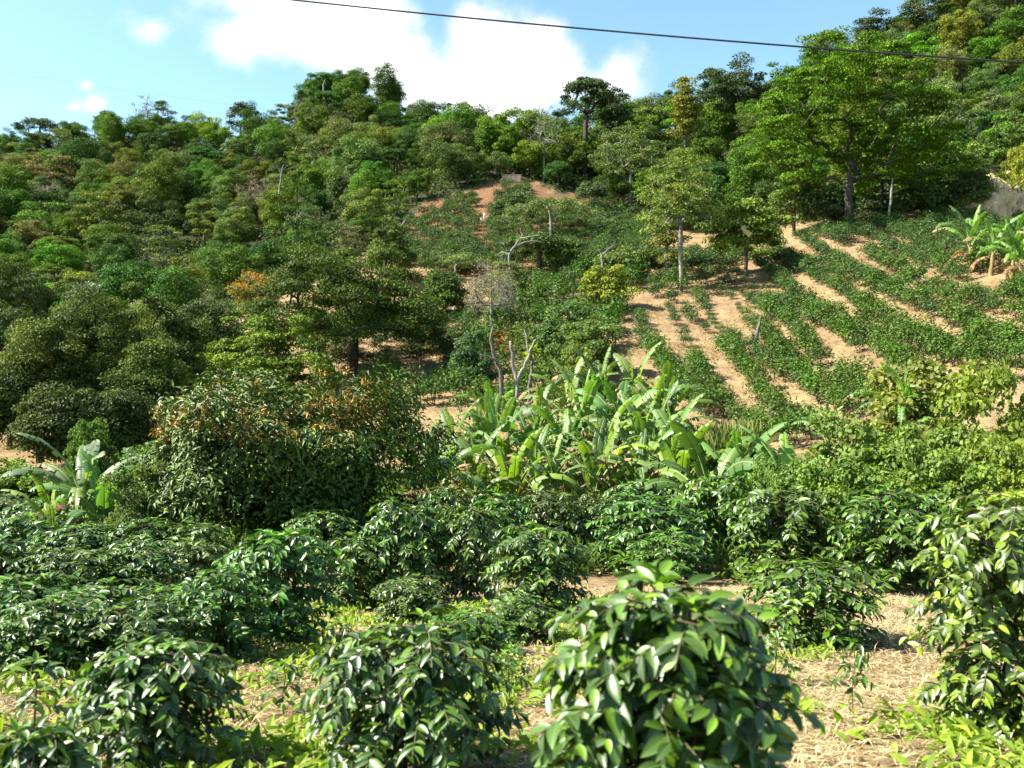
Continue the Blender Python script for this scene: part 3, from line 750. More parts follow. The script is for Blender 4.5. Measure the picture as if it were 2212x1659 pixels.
# ================================================================== COFFEE BUSHES
def coffee_mesh(seed, Ht=1.3, R=.6, nst=4, nbr=46, leafL=.14, tm=T_MID, mat=None, gap=.062, low=.22, dens=.85, stemr=.016, uv=False, tips=True, droop=.25):
    r = np.random.default_rng(seed)
    st = MB(); lf = MB(); P = []; D = []; N = []; Ls = []; Rn = []
    tops = []
    for k in range(nst):
        a = k*2*pi/nst + r.uniform(-.5, .5); sp = R*r.uniform(.15, .38) if nst > 1 else .03
        b = np.array([cos(a)*.04, sin(a)*.04, -.06]); e = np.array([cos(a)*sp, sin(a)*sp, Ht*r.uniform(.78, .97)])
        m1 = b*.6+e*.4 + r.normal(0, .02, 3); m1[:2] *= .8
        pts = np.array([b, m1, b*.25+e*.75 + r.normal(0, .015, 3), e]); tops.append(pts)
        tube(st, pts, [stemr*1.15, stemr, stemr*.7, stemr*.3], 6)
        nb = max(4, nbr//nst)
        for q in range(nb):
            f = low/.95 + (1 - low/.95)*((q + r.random())/nb)
            zz = f*3; i0 = min(2, int(zz)); o = pts[i0] + (pts[i0+1]-pts[i0])*(zz-i0)
            hz = o[2]/Ht
            prof = math.sqrt(max(.03, 1 - ((hz-.48)/.6)**2))
            az = q*2.4 + a + r.normal(0, .3)
            out = np.array([cos(az), sin(az), 0]); 
            ln_ = max(.14, (R*prof*r.uniform(.8, 1.12) - .5*np.dot(o[:2], out[:2])))
            up = .35 if hz > .75 else .15
            n = 5
            ts = np.linspace(0, 1, n)
            path = o + out*(ts*ln_)[:, None] + np.array([0, 0, 1.0])*((up*ts - (droop+up)*ts**2)*ln_)[:, None] + np.cross(out, [0, 0, 1])*(r.normal(0, .08)*ts**2*ln_)[:, None]
            tube(st, path, np.linspace(stemr*.35, stemr*.12, n), 3)
            nn = max(2, int(ln_*.85/gap))
            for s_ in range(nn):
                t = .18 + .82*(s_+.6*r.random())/nn
                c = path[min(n-2, int(t*(n-1)))]; c2 = path[min(n-1, int(t*(n-1))+1)]; fr = t*(n-1) - int(t*(n-1)); pt = c + (c2-c)*fr
                dr = unit(c2-c); side = unit(np.cross(dr, [0, 0, 1]))
                tipf = s_ >= nn-1
                for sg in (-1, 1):
                    if r.random() > dens: continue
                    dd = unit(side*sg*r.uniform(.6, 1.0) + dr*r.uniform(.35, .9) + np.array([0, 0, r.normal(-.30, .48)]))
                    P.append(pt); D.append(dd); N.append(unit(np.array([0, 0, 1.0]) + .3*out + r.normal(0, .38, 3)))
                    Ls.append(leafL*r.uniform(.75, 1.2)*(.7 if tipf else 1)); Rn.append(r.uniform(.85, 1) if (tipf and tips and r.random() < .45) else r.uniform(0, .8))
        # crown leaves at the leader
        for q in range(6):
            a2 = q*2.4; P.append(pts[-1]); D.append(unit(np.array([cos(a2), sin(a2), r.uniform(-.1, .9)]))); N.append(unit(np.array([0, 0, 1.0])+r.normal(0, .3, 3)))
            Ls.append(leafL*r.uniform(.6, 1)); Rn.append(r.uniform(.6, 1))
    P, D, N, Ls, Rn = map(np.array, (P, D, N, Ls, Rn))
    leaves(lf, P, D, N, Ls, Ls*.43, tm, 0, Rn, uv)
    A = np.concatenate(lf.V); Ht = float(np.quantile(A[:, 2], .995)); R = float(np.quantile(np.hypot(A[:, 0], A[:, 1]), .93))
    return st.mesh('stem', [M_STEM]), lf.mesh('foliage', [mat or M_COFFEE]), Ht, R

def put_bush(proto, label, sx, d, top, w, col, rz, group=None, name='coffee_bush', cat='coffee bush'):
    x, y, z = at(sx, d); h = max(.35, height_to(sx, top, d)); W_ = width_of(w, d)
    st, lf, Ht, R = proto
    t = thing(name, label, cat, (x, y, z), rz, (W_/(2*R), W_/(2*R), h/Ht), group)
    link('stem', st, t); link('foliage', lf, t, color=col)
    return t
CG = np.array([.037, .080, .007])
rc = np.random.default_rng(99)
def cg(f=1.0):
    return tuple(CG*f*np.clip(1+rc.normal(0, .08, 3), .8, 1.25))
GFG = 'coffee bushes on the near slope'
near_specs = [  # label, sx, d, top, w
    ('large blurred coffee bush at the very front, big glossy leaves, bottom centre', 1440, 3.2, 1268, 520, 72),
    ('coffee bush in front left of the biggest front bush, glossy drooping leaves', 890, 4.6, 1352, 425, 54),
    ('coffee bush in the front left with dark shaded twigs on its right', 345, 4.7, 1395, 335, 46),
    ('coffee bush cut off by the bottom left picture corner', 70, 3.9, 1622, 240, 40)]
for i, (lab, sx, d, top, w, nb) in enumerate(near_specs):
    h = height_to(sx, top, d); W_ = width_of(w, d)
    pr_ = coffee_mesh(200+i, h, W_/2, 8 if i == 0 else 6, int(nb*2.5), 0.1 if i == 0 else .08, T_HI, M_COFFEE_N, gap=.032, low=.24, uv=True, stemr=.012, droop=.14)
    put_bush(pr_, lab, sx, d, top, w, tuple(CG*1.05), 0, GFG)
# tall bush at the right edge, with bare stems
h = height_to(2140, 1075, 5.6)
pr_ = coffee_mesh(231, h, width_of(330, 5.6)/2, 6, 190, .085, T_HI, M_COFFEE_N, gap=.034, low=.07, uv=True, stemr=.014)
put_bush(pr_, 'tall yellow-spotted coffee bush with bare pale stems at the right picture edge', 2150, 5.6, 1075, 330, (.07, .115, .012), 0, GFG)

MIDP = [coffee_mesh(300+i, 1.3, .62, 4+(i % 3), 110, .115, T_MID, M_COFFEE, gap=.04, low=.12, droop=.18) for i in range(6)]
YOUNG = [coffee_mesh(340+i, .8, .34, 1, 12, .15, T_MID, M_COFFEE, gap=.07, low=.3, stemr=.01) for i in range(2)]
mids = [
    ('coffee bush casting a dark shadow on bare straw, right of the biggest front bush', 1752, 1390, 1215, 260),
    ('coffee bush with one bare trunk standing on sunny weeds in the left middle', 600, 1385, 1150, 250),
    ('coffee bush leaning left beside the bare-trunked one', 480, 1420, 1235, 200),
    ('round coffee bush below the shaded right side of the mango', 760, 1312, 1180, 175),
    ('dark coffee bush in the mango shadow', 872, 1305, 1112, 180),
    ('round upright coffee bush with clear shadow left of centre', 1010, 1300, 1125, 170),
    ('small coffee bush in front of the dark shaded one', 890, 1345, 1262, 150),
    ('wide coffee bush in the centre beside the bare soil patch', 1165, 1332, 1165, 210),
    ('low coffee bush just behind the biggest front bush on its left', 1130, 1385, 1290, 150),
    ('round coffee bush between two bare soil patches', 1400, 1240, 1095, 230),
    ('coffee bush behind the front bush at bare soil', 1440, 1262, 1165, 160),
    ('coffee bush at the foot of the bananas, right of centre', 1560, 1212, 1055, 190),
    ('coffee bush joined to the hedge right of the bare soil', 1690, 1252, 1085, 220),
    ('coffee bush in the hedge with twiggy bare sticks', 1800, 1228, 1080, 230),
    ('dark based coffee bush right of the shadowed straw', 1930, 1278, 1090, 240),
    ('coffee bush behind the tall right edge bush', 2070, 1250, 1080, 240),
    ('coffee bush in the back of the right hedge', 1960, 1180, 1030, 200),
    ('coffee bush at the right edge beneath the broadleaf shrub', 2150, 1205, 1020, 230),
    ('coffee bush in the hedge below the young banana', 1730, 1185, 1035, 180),
    ('coffee bush in the hedge below the broadleaf shrub', 1850, 1180, 1025, 190),
    ('coffee bush at the near end of the left patch, above the thin young plant', 90, 1452, 1300, 230),
    ('coffee bush at the near end of the left patch, behind the front left bush', 290, 1450, 1305, 240),
    ('low coffee bush behind the front bush left of centre', 1010, 1412, 1320, 170),
    ('coffee bush left in the dense left patch, front row outer', 60, 1412, 1245, 230),
    ('coffee bush in the dense left patch, front row middle', 215, 1428, 1265, 250),
    ('coffee bush in the dense left patch, front row inner', 370, 1408, 1270, 210),
    ('coffee bush in second row of the left patch at picture edge', 0, 1330, 1190, 200),
    ('coffee bush in second row of the left patch, next from edge', 140, 1330, 1205, 200),
    ('coffee bush in second row of the left patch, third from edge', 285, 1320, 1190, 190),
    ('coffee bush in second row of the left patch, beside the mango', 405, 1290, 1185, 170),
    ('coffee bush in third row of the left patch at picture edge', 40, 1240, 1135, 180),
    ('coffee bush in third row of the left patch, in front of banana clump', 175, 1245, 1150, 180),
    ('coffee bush in third row of the left patch, right of banana clump', 300, 1240, 1140, 170),
    ('coffee bush in third row of the left patch, under the mango branches', 420, 1235, 1145, 150),
    ('coffee bush in back row of the left patch at picture edge', -10, 1170, 1085, 170),
    ('coffee bush in back row left of the banana clump', 85, 1180, 1095, 150),
    ('coffee bush in back row right of the banana clump', 260, 1175, 1100, 150),
    ('coffee bush tucked under the lower mango branches', 690, 1215, 1120, 150),
    ('coffee bush behind the upright round one', 1085, 1215, 1085, 150),
    ('coffee bush under the first banana plants', 1185, 1200, 1080, 150),
    ('coffee bush under the bananas left of the round soil-patch bush', 1290, 1190, 1085, 110),
    ('coffee bush under the bananas behind the soil-patch bush', 1380, 1180, 1060, 160),
    ('coffee bush in the back of the hedge under the last banana', 1640, 1180, 1045, 150),
    ('coffee bush behind the hedge at the right, beside broadleaf shrub', 2050, 1180, 1015, 170),
    ('coffee bush shaded between mango and dark coffee bush', 960, 1200, 1075, 130),
]
for i, (lab, sx, foot, top, w) in enumerate(mids):
    d = on_ground(sx, foot)[1]
    if d > 11: top -= (foot - top)*.16
    put_bush(MIDP[i % 6], lab, sx, d, top, w*1.04, cg(1.15), rc.uniform(0, 6.28), GFG)
for i, (lab, sx, d, top, w) in enumerate((
    ('thin young coffee plant on a bare stem at the left picture edge', 85, 5.4, 1415, 190),
    ('young coffee seedling in sun behind the front left bush', 610, 6.2, 1425, 110),
    ('low young coffee plant right of the front centre-left bush', 1100, 6.4, 1390, 120),
    ('young coffee plant between two middle bushes on weeds', 740, 7.6, 1335, 100),
    ('small light green coffee seedling at the foot of the shadow-casting bush', 1680, 7.2, 1310, 110),
    ('low coffee sprout on straw at the bottom right', 1840, 6.0, 1375, 90))):
    put_bush(YOUNG[i % 2], lab, sx, d, top, w, cg(1.3), rc.uniform(0, 6.28), 'young coffee plants on the near slope', 'young_coffee_plant', 'coffee plant')

# far bushes: one mesh each
def far_coffee(seed, n=420, Ht=1.4, R=.70, L=.18):
    r = np.random.default_rng(seed); mb = MB()
    d = rdirs(n, r); d[:, 2] = np.where(r.random(n) < .75, np.abs(d[:, 2]), d[:, 2]*.6)
    az = np.arctan2(d[:, 1], d[:, 0]); lob = 1 + .18*np.sin(3*az + r.uniform(0, 6)) + .14*np.sin(5*az+d[:, 2]*4)
    rr = (r.random(n)**.35)*lob
    P = d*rr[:, None]*np.array([R, R, Ht*.55]) + np.array([0, 0, Ht*.5]); P[:, 2] = np.maximum(P[:, 2], .12)
    N = unit(d*.6 + np.array([0, 0, .6]) + r.normal(0, .4, (n, 3))); D = unit(np.cross(N, rdirs(n, r)) + d*.5 + np.array([0, 0, -.3]))
    ls = L*r.uniform(.7, 1.25, n); leaves(mb, P, D, N, ls, ls*.5, T_CARD, 0, np.clip(r.random(n)*.75 + .25*r.random(), 0, 1))
    for k in range(3):
        a = k*2.1; tube(mb, [(0, 0, -.1), (cos(a)*.1, sin(a)*.1, .35), (cos(a)*.3*R, sin(a)*.3*R, Ht*.7)], [.03, .025, .01], 4, 1)
    return mb.mesh('coffee_bush', [M_COFFEE_F, M_STEM], False)
FARP = [far_coffee(400+i) for i in range(7)]
fields = []   # (x, y, scale, zone, row, label data)
rf = np.random.default_rng(77)
def noise2(x, y, s=1.0, o=0):
    return np.sin(x*.23*s+o) * np.sin(y*.31*s+1.3*o+.7) + .6*np.sin(x*.51*s - y*.27*s + 2*o)
# right slope: rows run up the slope
SLOPE_R = [(1340, 690), (1400, 640), (1490, 650), (1580, 600), (1650, 545), (1740, 515), (1850, 490), (2000, 475), (2080, 470), (3000, 560), (3000, 840), (2120, 835), (2000, 850), (1880, 880),
           (1780, 960), (1700, 985), (1650, 970), (1570, 925), (1480, 885), (1430, 835)]
for ri, x0 in enumerate(np.concatenate([np.arange(7.8, 18, 1.85), np.arange(18.3, 66, 1.8)])):
    k = 0
    for y0 in np.arange(37, 92, 1.12):
        y = y0 + rf.normal(0, .15); x = x0 + .55*np.sin(y*.16+ri*1.7) + rf.normal(0, .12 if x0 < 18 else .14)
        if abs(x/y) > .78: continue
        z = float(H(x, y)); px, py = project(x, y, z); sx, sy = px/DS, py/DS
        if not in_poly(np.array([sx]), np.array([sy]), SLOPE_R)[0]: continue
        bare = (sx < 1640 and sy < 730) 
        pgap = .07
        if noise2(x*1.3, y*1.1, 1.0, 2.1) > .85: pgap = .75
        if bare: pgap = .35
        if rf.random() < pgap: continue
        s = rf.uniform(.78, 1.16)*(.85 if sx < 1640 and sy < 760 else 1.0)*(.6 if bare and rf.random() < .5 else 1.0)
        fields.append([x, y, z, s, 'right', ri, k, sx, sy]); k += 1
# scattered area between field corner and mid valley + around
def block(poly, zone, xs, ys, jx=.2, jy=.2, smin=.8, smax=1.2, pg=.12, rows='x'):
    for ri, a in enumerate(ys if rows == 'x' else xs):
        k = 0
        for b in (xs if rows == 'x' else ys):
            x, y = (b, a) if rows == 'x' else (a, b)
            x += rf.normal(0, jx); y += rf.normal(0, jy)
            z = float(H(x, y)); px, py = project(x, y, z); sx, sy = px/DS, py/DS
            if not in_poly(np.array([sx]), np.array([sy]), poly)[0] or rf.random() < pg: continue
            fields.append([x, y, z, rf.uniform(smin, smax), zone, ri, k, sx, sy]); k += 1
block([(760, 880), (770, 815), (1010, 800), (1190, 800), (1200, 900), (880, 900)], 'valley', np.arange(-14, 4, 1.35), np.arange(44, 59, 2.3), .25, .3, .8, 1.45, .18)
block([(640, 800), (660, 650), (1030, 630), (1040, 780), (960, 810)], 'shade', np.arange(-22, 1, 1.15), np.arange(57, 84, 1.9), .12, .15, .7, 1.1, .1)
block([(1010, 800), (1050, 720), (1110, 620), (1260, 560), (1340, 600), (1330, 700), (1340, 780), (1250, 800), (1120, 790)], 'corner', np.arange(-3, 14, 1.35), np.arange(56, 96, 1.9), .4, .5, .95, 1.6, .12)
block([(1340, 620), (1360, 560), (1420, 540), (1560, 530), (1640, 545), (1570, 600), (1480, 640), (1390, 640)], 'upper', np.arange(2, 24, 1.4), np.arange(66, 98, 1.9), .4, .4, .8, 1.4, .15)
block([(1060, 400), (1120, 405), (1200, 430), (1400, 475), (1410, 560), (1330, 590), (1000, 600), (830, 560), (870, 490), (960, 440)], 'red', np.arange(-24, 24, 1.05), np.arange(98, 148, 1.75), .25, .25, .85, 1.3, .2)
block([(395, 800), (420, 710), (520, 680), (540, 760), (480, 800)], 'blue', np.arange(-32, -20, 1.4), np.arange(64, 92, 1.9), .3, .3, .9, 1.3, .1)
# the bare red gully stays free
keep = []
for f in fields:
    sx, sy = f[7], f[8]
    if f[4] == 'red':
        gx = np.interp(sy, [395, 430, 470, 560], [1065, 1050, 1042, 1042])
        if abs(sx-gx) < np.interp(sy, [395, 440, 500, 560], [26, 20, 9, 4]): continue
        if 1140 < sx < 1270 and sy < 445 + (sx-1140)*.15 and rf.random() < .75: continue
    keep.append(f)
fields = keep
fields.sort(key=lambda f: (abs(f[0]/f[1]) > .60, -f[3]/f[1]))
N_IND = 300 - len(near_specs) - 1 - len(mids)
ZL = {'right': 'on the right slope', 'valley': 'on soil beyond the banana grove', 'shade': 'in the shade of the thick-trunked tree',
      'corner': 'left of the yellow-green tree', 'upper': 'near the foot of the slender tree', 'red': 'on the red slope', 'blue': 'in the bluish patch by left trees'}
rowset = sorted({(f[4], f[5]) for f in fields[:N_IND]}); rowno = {}
for zz, ri in rowset: rowno[(zz, ri)] = sum(1 for a, b in rowset if a == zz and b < ri)
cnt = {}
for f in sorted(fields[:N_IND], key=lambda f: (f[4], f[5], f[1] if f[4] == 'right' else f[0])):
    key = (f[4], f[5]); i = cnt.get(key, 0); cnt[key] = i+1
    if f[4] == 'right': lab = f"coffee bush {ordinal(i)} from the lower end of the {ordinal(rowno[key])} row {ZL['right']}"
    else: lab = f"coffee bush {ordinal(i)} from left in the {ordinal(rowno[key])} row {ZL[f[4]]}"
    o = link('coffee_bush', FARP[rf.integers(7)], None, (f[0], f[1], f[2]-.03), tuple(np.array(cg(.88))*np.array([1.1, 1.06, 1.1])))
    o.rotation_euler = (0, 0, rf.uniform(0, 6.28)); o.scale = (f[3], f[3], f[3]*rf.uniform(.95, 1.2))
    tag(o, lab, 'coffee bush', 'coffee bushes planted in rows')
# the rest: one mass
def mass(items):
    mb = MB()
    src = []
    for me in FARP[:4]:
        v = np.empty(len(me.vertices)*3, np.float32); me.vertices.foreach_get('co', v)
        q = [p.vertices[:] for p in me.polygons if p.material_index == 0]
        a = np.empty(len(me.vertices), np.float32); me.attributes['rnd'].data.foreach_get('value', a)
        nq = len(q); src.append((v.reshape(-1, 3)[:nq*4], np.array(q), a[:nq*4]))
    for f in items:
        v, q, a = src[rf.integers(4)]
        th = rf.uniform(0, 6.28); c, s = cos(th), sin(th); k = f[3]
        V = np.stack([(v[:, 0]*c - v[:, 1]*s)*k, (v[:, 0]*s + v[:, 1]*c)*k, v[:, 2]*k*.95], 1) + np.array(f[:3])
        mb.add(V, q, 0, np.clip(a + rf.normal(0, .1), 0, 1))
    return mb.mesh('coffee_plantation', [M_COFFEE_F], False)
o = link('coffee_plantation', mass(fields[N_IND:]), color=(.034, .070, .016))
tag(o, 'far coffee bushes dotting the red slope and valley', None, None, 'stuff')
print('coffee total', len(fields), 'mass', len(fields)-N_IND)

# ================================================================== BANANAS
def banana_leaf(mb, base, az, e0, bend, L, W, r, tear=.35, mat=0, rnd=.5, roll=0.0, dry=1.1):
    n = 34
    t = np.linspace(0, 1, n+1); ang = e0 - bend*t**1.5
    ds = L/n
    out = np.array([cos(az), sin(az), 0]); up = np.array([0, 0, 1.0]); side = np.array([-sin(az), cos(az), 0])
    mid = [np.array(base, float)]; tang = []
    for i in range(n):
        d = out*cos(ang[i]) + up*sin(ang[i]); tang.append(d); mid.append(mid[-1] + d*ds)
    mid = np.array(mid); tang.append(tang[-1]); tang = np.array(tang)
    nor = unit(np.cross(tang, side)); nor = np.where(nor[:, 2:3] < 0, -nor, nor)
    sd = side*cos(roll) + nor.mean(0)*sin(roll)
    wt = np.where(t < .14, .02, np.minimum(1, np.maximum(t-.14, 0)/.12)**.6 * np.sqrt(np.maximum(0.0, 1 - (np.maximum(0, t-.66)/.34)**2.4)))*W*.5
    V = []; F = []; M = []; SGR = []
    for sg in (-1, 1):
        i = 4
        while i < n:
            k = int(r.integers(1, 3)) if r.random() < tear else int(r.integers(3, 7)); j = min(n, i+k)
            dr = r.uniform(.1, .75) + (.35*r.random() if k < 3 else 0); fwd = .12 + .12*r.random(); cut = r.uniform(.5, 1.0) if k < 3 else 1.0
            q0 = len(V); gp = .26; sg_ = r.normal(0, .16)
            for m in range(i, j+1):
                tt = m + (gp if m == i else (-gp if m == j else 0))
                w_ = np.interp(tt, np.arange(n+1), wt)*cut
                mm = np.array([np.interp(tt, np.arange(n+1), mid[:, a]) for a in range(3)])
                V.append(mid[m])
                V.append(mm + sd*sg*w_*.55 + nor[m]*w_*.2 + tang[m]*w_*fwd*.5)
                V.append(mm + sd*sg*w_*(1-.3*dr) + nor[m]*w_*(.22 - dr) + tang[m]*w_*fwd)
            SGR += [sg_]*(len(V)-q0)
            for m in range(j-i):
                for c in range(2):
                    a = q0 + m*3 + c; F.append((a, a+1, a+4, a+3)); M.append(2 if (mat == 0 and t[i] > dry and (c == 1 or t[i] > dry + .12)) else mat)
            i = j
    V = np.array(V); F = np.array(F); M = np.array(M)
    rv = np.clip(rnd + np.array(SGR), 0, 1)
    for q in np.unique(M): mb.add(V, F[M == q], int(q), rv)
    tube(mb, mid[::2], np.linspace(.026, .005, len(mid[::2])), 4, 1 if mat == 0 else mat, .5)

M_RIB = bark_mat('banana_midrib', (.22, .30, .09), (.36, .42, .16), rough=.5, bump=.05)
M_DRYTIP = bark_mat('dry_leaf_tip', (.12, .075, .035), (.30, .20, .11), scale=14, bump=.1)
def banana_proto(seed, Hs=1.2, L=2.9, nl=9, dead=4, tear=.4):
    r = np.random.default_rng(seed)
    st = MB(); lx = r.normal(0, .12); ly = r.normal(0, .12)
    top = np.array([lx, ly, Hs])
    tube(st, [(0, 0, -.2), (lx*.2, ly*.2, Hs*.3), (lx*.6, ly*.6, Hs*.7), top, top+np.array([0, 0, .25])], [.15, .135, .11, .08, .03], 9)
    cr = MB()
    for i in range(nl):
        f = i/(nl-1)
        az = i*2.4 + r.normal(0, .35); e0 = radians(86 - 30*f) + r.normal(0, .12); bend = radians(18 + 112*f**.45)*r.uniform(.85, 1.15)
        banana_leaf(cr, top - np.array([0, 0, .3*f]), az, e0, bend, L*r.uniform(.8, 1.12)*(.75 if i == 0 else 1), L*r.uniform(.135, .18), r, min(.95, tear*(.6 + .8*f)), 0,
                    r.uniform(.05, .95), r.normal(0, .4), r.uniform(.6, .9) if (f > .5 and r.random() < .35) else 1.1)
    dm = MB()
    for i in range(dead):
        az = r.uniform(0, 6.28)
        banana_leaf(dm, top - np.array([0, 0, .2+.25*r.random()]), az, radians(r.uniform(-20, 35)), radians(r.uniform(70, 115)), L*r.uniform(.4, .7), L*.12, r, .9, 3, r.uniform(.2, .9), r.normal(0, .5))
    return st.mesh('pseudostem', [M_PSEUDO]), cr.mesh('crown', [M_BANANA, M_RIB, M_DRYTIP]), (dm.mesh('dry_skirt', [M_DRY]*4) if dead else None), Hs + L*.66
BAN = [banana_proto(500+i, Hs=(1.1, 1.4, .8, 1.3, .6, 1.5)[i], dead=(7, 5, 3, 8, 3, 6)[i], tear=(.7, .55, .45, .8, .5, .65)[i]) for i in range(6)]
BAN += [banana_proto(520+i, Hs=2.5, L=1.9, nl=8, dead=6, tear=.75) for i in range(2)]
def banana(label, sx, d, top, k, rz=0, col=(.105, .205, .052), group=None, x=None):
    x, y, z = at(sx, d); h = height_to(sx, top, d)
    st, cr, dm, h0 = BAN[k]
    s = h/h0
    t = thing('banana_plant', label, 'banana plant', (x, y, z), rz, (s, s, s), group)
    link('pseudostem', st, t); link('crown', cr, t, color=col)
    if dm: link('dry_skirt', dm, t, color=(.20, .13, .065))
    return t
GG = 'banana plants of the central grove'
rb = np.random.default_rng(41)
grove = [
    ('front row of the banana grove at its left end, beside the mango', 945, 27, 930, 3), ('front row of the banana grove, second from left with dry leaf tips', 1035, 28, 955, 0),
    ('front row of the banana grove above a bright yellow leaf', 1110, 28, 950, 2), ('front row of the banana grove, broad drooping leaves left of centre', 1200, 28, 960, 1),
    ('front row of the banana grove with yellowing stem in the centre', 1285, 29, 945, 4), ('front row of the banana grove with long arching pale leaf', 1370, 28, 930, 5),
    ('front row of the banana grove near its right end', 1470, 27, 935, 2), ('front row of the banana grove at its right end with wide glossy leaves', 1530, 25, 950, 4),
    ('second row of the banana grove with brown torn leaves, leftmost', 985, 32, 900, 0), ('second row of the banana grove behind the dry leaf tips', 1075, 32, 880, 1),
    ('second row of the banana grove under the forked dead trunk', 1150, 33, 890, 3), ('second row of the banana grove right of the dead trunks', 1225, 32, 885, 5),
    ('second row of the banana grove with upright pale leaf', 1310, 33, 880, 2), ('second row of the banana grove near its right side', 1395, 33, 875, 1), ('second row of the banana grove, rightmost', 1460, 32, 890, 0),
    ('third row of the banana grove at its left end', 1060, 37, 855, 4), ('third row of the banana grove behind the dead trunks', 1165, 38, 850, 1), ('third row of the banana grove in its middle', 1250, 37, 820, 0),
    ('third row of the banana grove, right of its middle', 1325, 37, 815, 3), ('third row of the banana grove at its right end', 1410, 37, 820, 5),
    ('back row of the banana grove, left plant', 1235, 42, 785, 2), ('back row of the banana grove, middle plant', 1300, 42, 770, 1), ('back row of the banana grove, right plant', 1375, 42, 775, 0), ('back row of the banana grove, outermost right plant', 1440, 41, 800, 2)]
grove += [(f'{ORD[i]} gap filler', 950 + 62*i + 25*(i % 2), (30, 35, 39)[i % 3], (935, 880, 850)[i % 3] + (18 if i % 2 else -8), (3, 1, 5, 0, 2)[i % 5]) for i in range(9)]
grove = [g if 'gap filler' not in g[0] else (f'the {ORD[j]} from left among the half hidden ones between the rows of the banana grove', *g[1:]) for j, g in [(max(0, i-24), g) for i, g in enumerate(grove)]]
for i, (lab, sx, d, top, k) in enumerate(grove):
    f = rb.uniform(.7, 1.25); c = np.array([.095, .165, .040])*f*np.clip(1+rb.normal(0, .07, 3), .8, 1.2)
    if k in (2,): c = c*np.array([1.15, 1.1, .7])
    banana('banana plant, ' + lab.replace(' of the banana grove', ' of grove'), sx, d, top, k, rb.uniform(0, 6.28), tuple(c), GG)
for (lab, sx, d, top, k, rz, c) in (
    ('lone banana plant with grey-green arching leaves left of the mango', 168, 24, 940, 3, 1.0, (.10, .155, .07)),
    ('yellowish banana shoot at the foot of the lone left banana plant', 112, 22.5, 1040, 2, 2.0, (.13, .20, .03)),
    ('short banana plant under the lone left one, against the mango', 225, 23, 1000, 2, .4, (.08, .17, .045)),
    ('banana plant with tall upright leaf rising above the right broadleaf shrubs', 1945, 27, 790, 7, .3, (.11, .22, .055)),
    ('banana plant with a vertical midrib leaf at right of the shrubs', 2045, 26, 830, 6, 1.9, (.11, .22, .055)),
    ('banana plant with crossed narrow leaves at the lower edge of the coffee slope', 1790, 29, 880, 7, 2.6, (.10, .20, .05)),
    ('low banana plant left of the broadleaf shrubs', 1700, 25, 965, 4, .9, (.12, .24, .045)),
    ('low banana plant between grass tuft and grove', 1590, 26, 950, 4, 3.9, (.11, .22, .045)),
    ('banana plant in the clump at top right of the coffee slope, left stem', 2100, 80, 470, 1, .2, (.10, .19, .04)),
    ('banana plant in the clump at top right of the coffee slope, middle stem', 2140, 79, 485, 5, 1.2, (.09, .18, .04)),
    ('banana plant in the clump at top right of the coffee slope, right stem', 2185, 77, 490, 1, 2.2, (.10, .21, .04)),
    ('banana plant in the clump at top right of the coffee slope, cut by edge', 2210, 74, 500, 5, 3.2, (.11, .23, .035))):
    if sx >= 2100: d = on_ground(sx, {2100: 588, 2140: 596, 2185: 610, 2210: 625}[sx])[1]; top -= 12
    banana(lab, sx, d, top, k, rz, c, 'single banana plants')

for o in list(bpy.data.objects):
    if o.get('label', '').endswith('above a bright yellow leaf'):
        mb = MB(); r_ = np.random.default_rng(5)
        banana_leaf(mb, (.1, -.1, .75), radians(215), radians(48), radians(75), 1.5, .46, r_, .1, 0, .6)
        link('leaf', mb.mesh('leaf', [M_BANANA, M_RIB]), o, color=(.42, .42, .02))['label'] = 'bright yellow banana leaf'
    if o.get('label', '').endswith('with long arching pale leaf') or o.get('label', '').endswith('yellowing stem in the centre'):
        mb = MB(); r_ = np.random.default_rng(6)
        banana_leaf(mb, (.0, -.1, 1.15), radians(-10), radians(62), radians(88), 2.6, .5, r_, .5, 0, .6)
        link('leaf', mb.mesh('leaf', [M_BANANA, M_RIB]), o, color=(.22, .32, .03))['label'] = 'long yellow-green banana leaf'
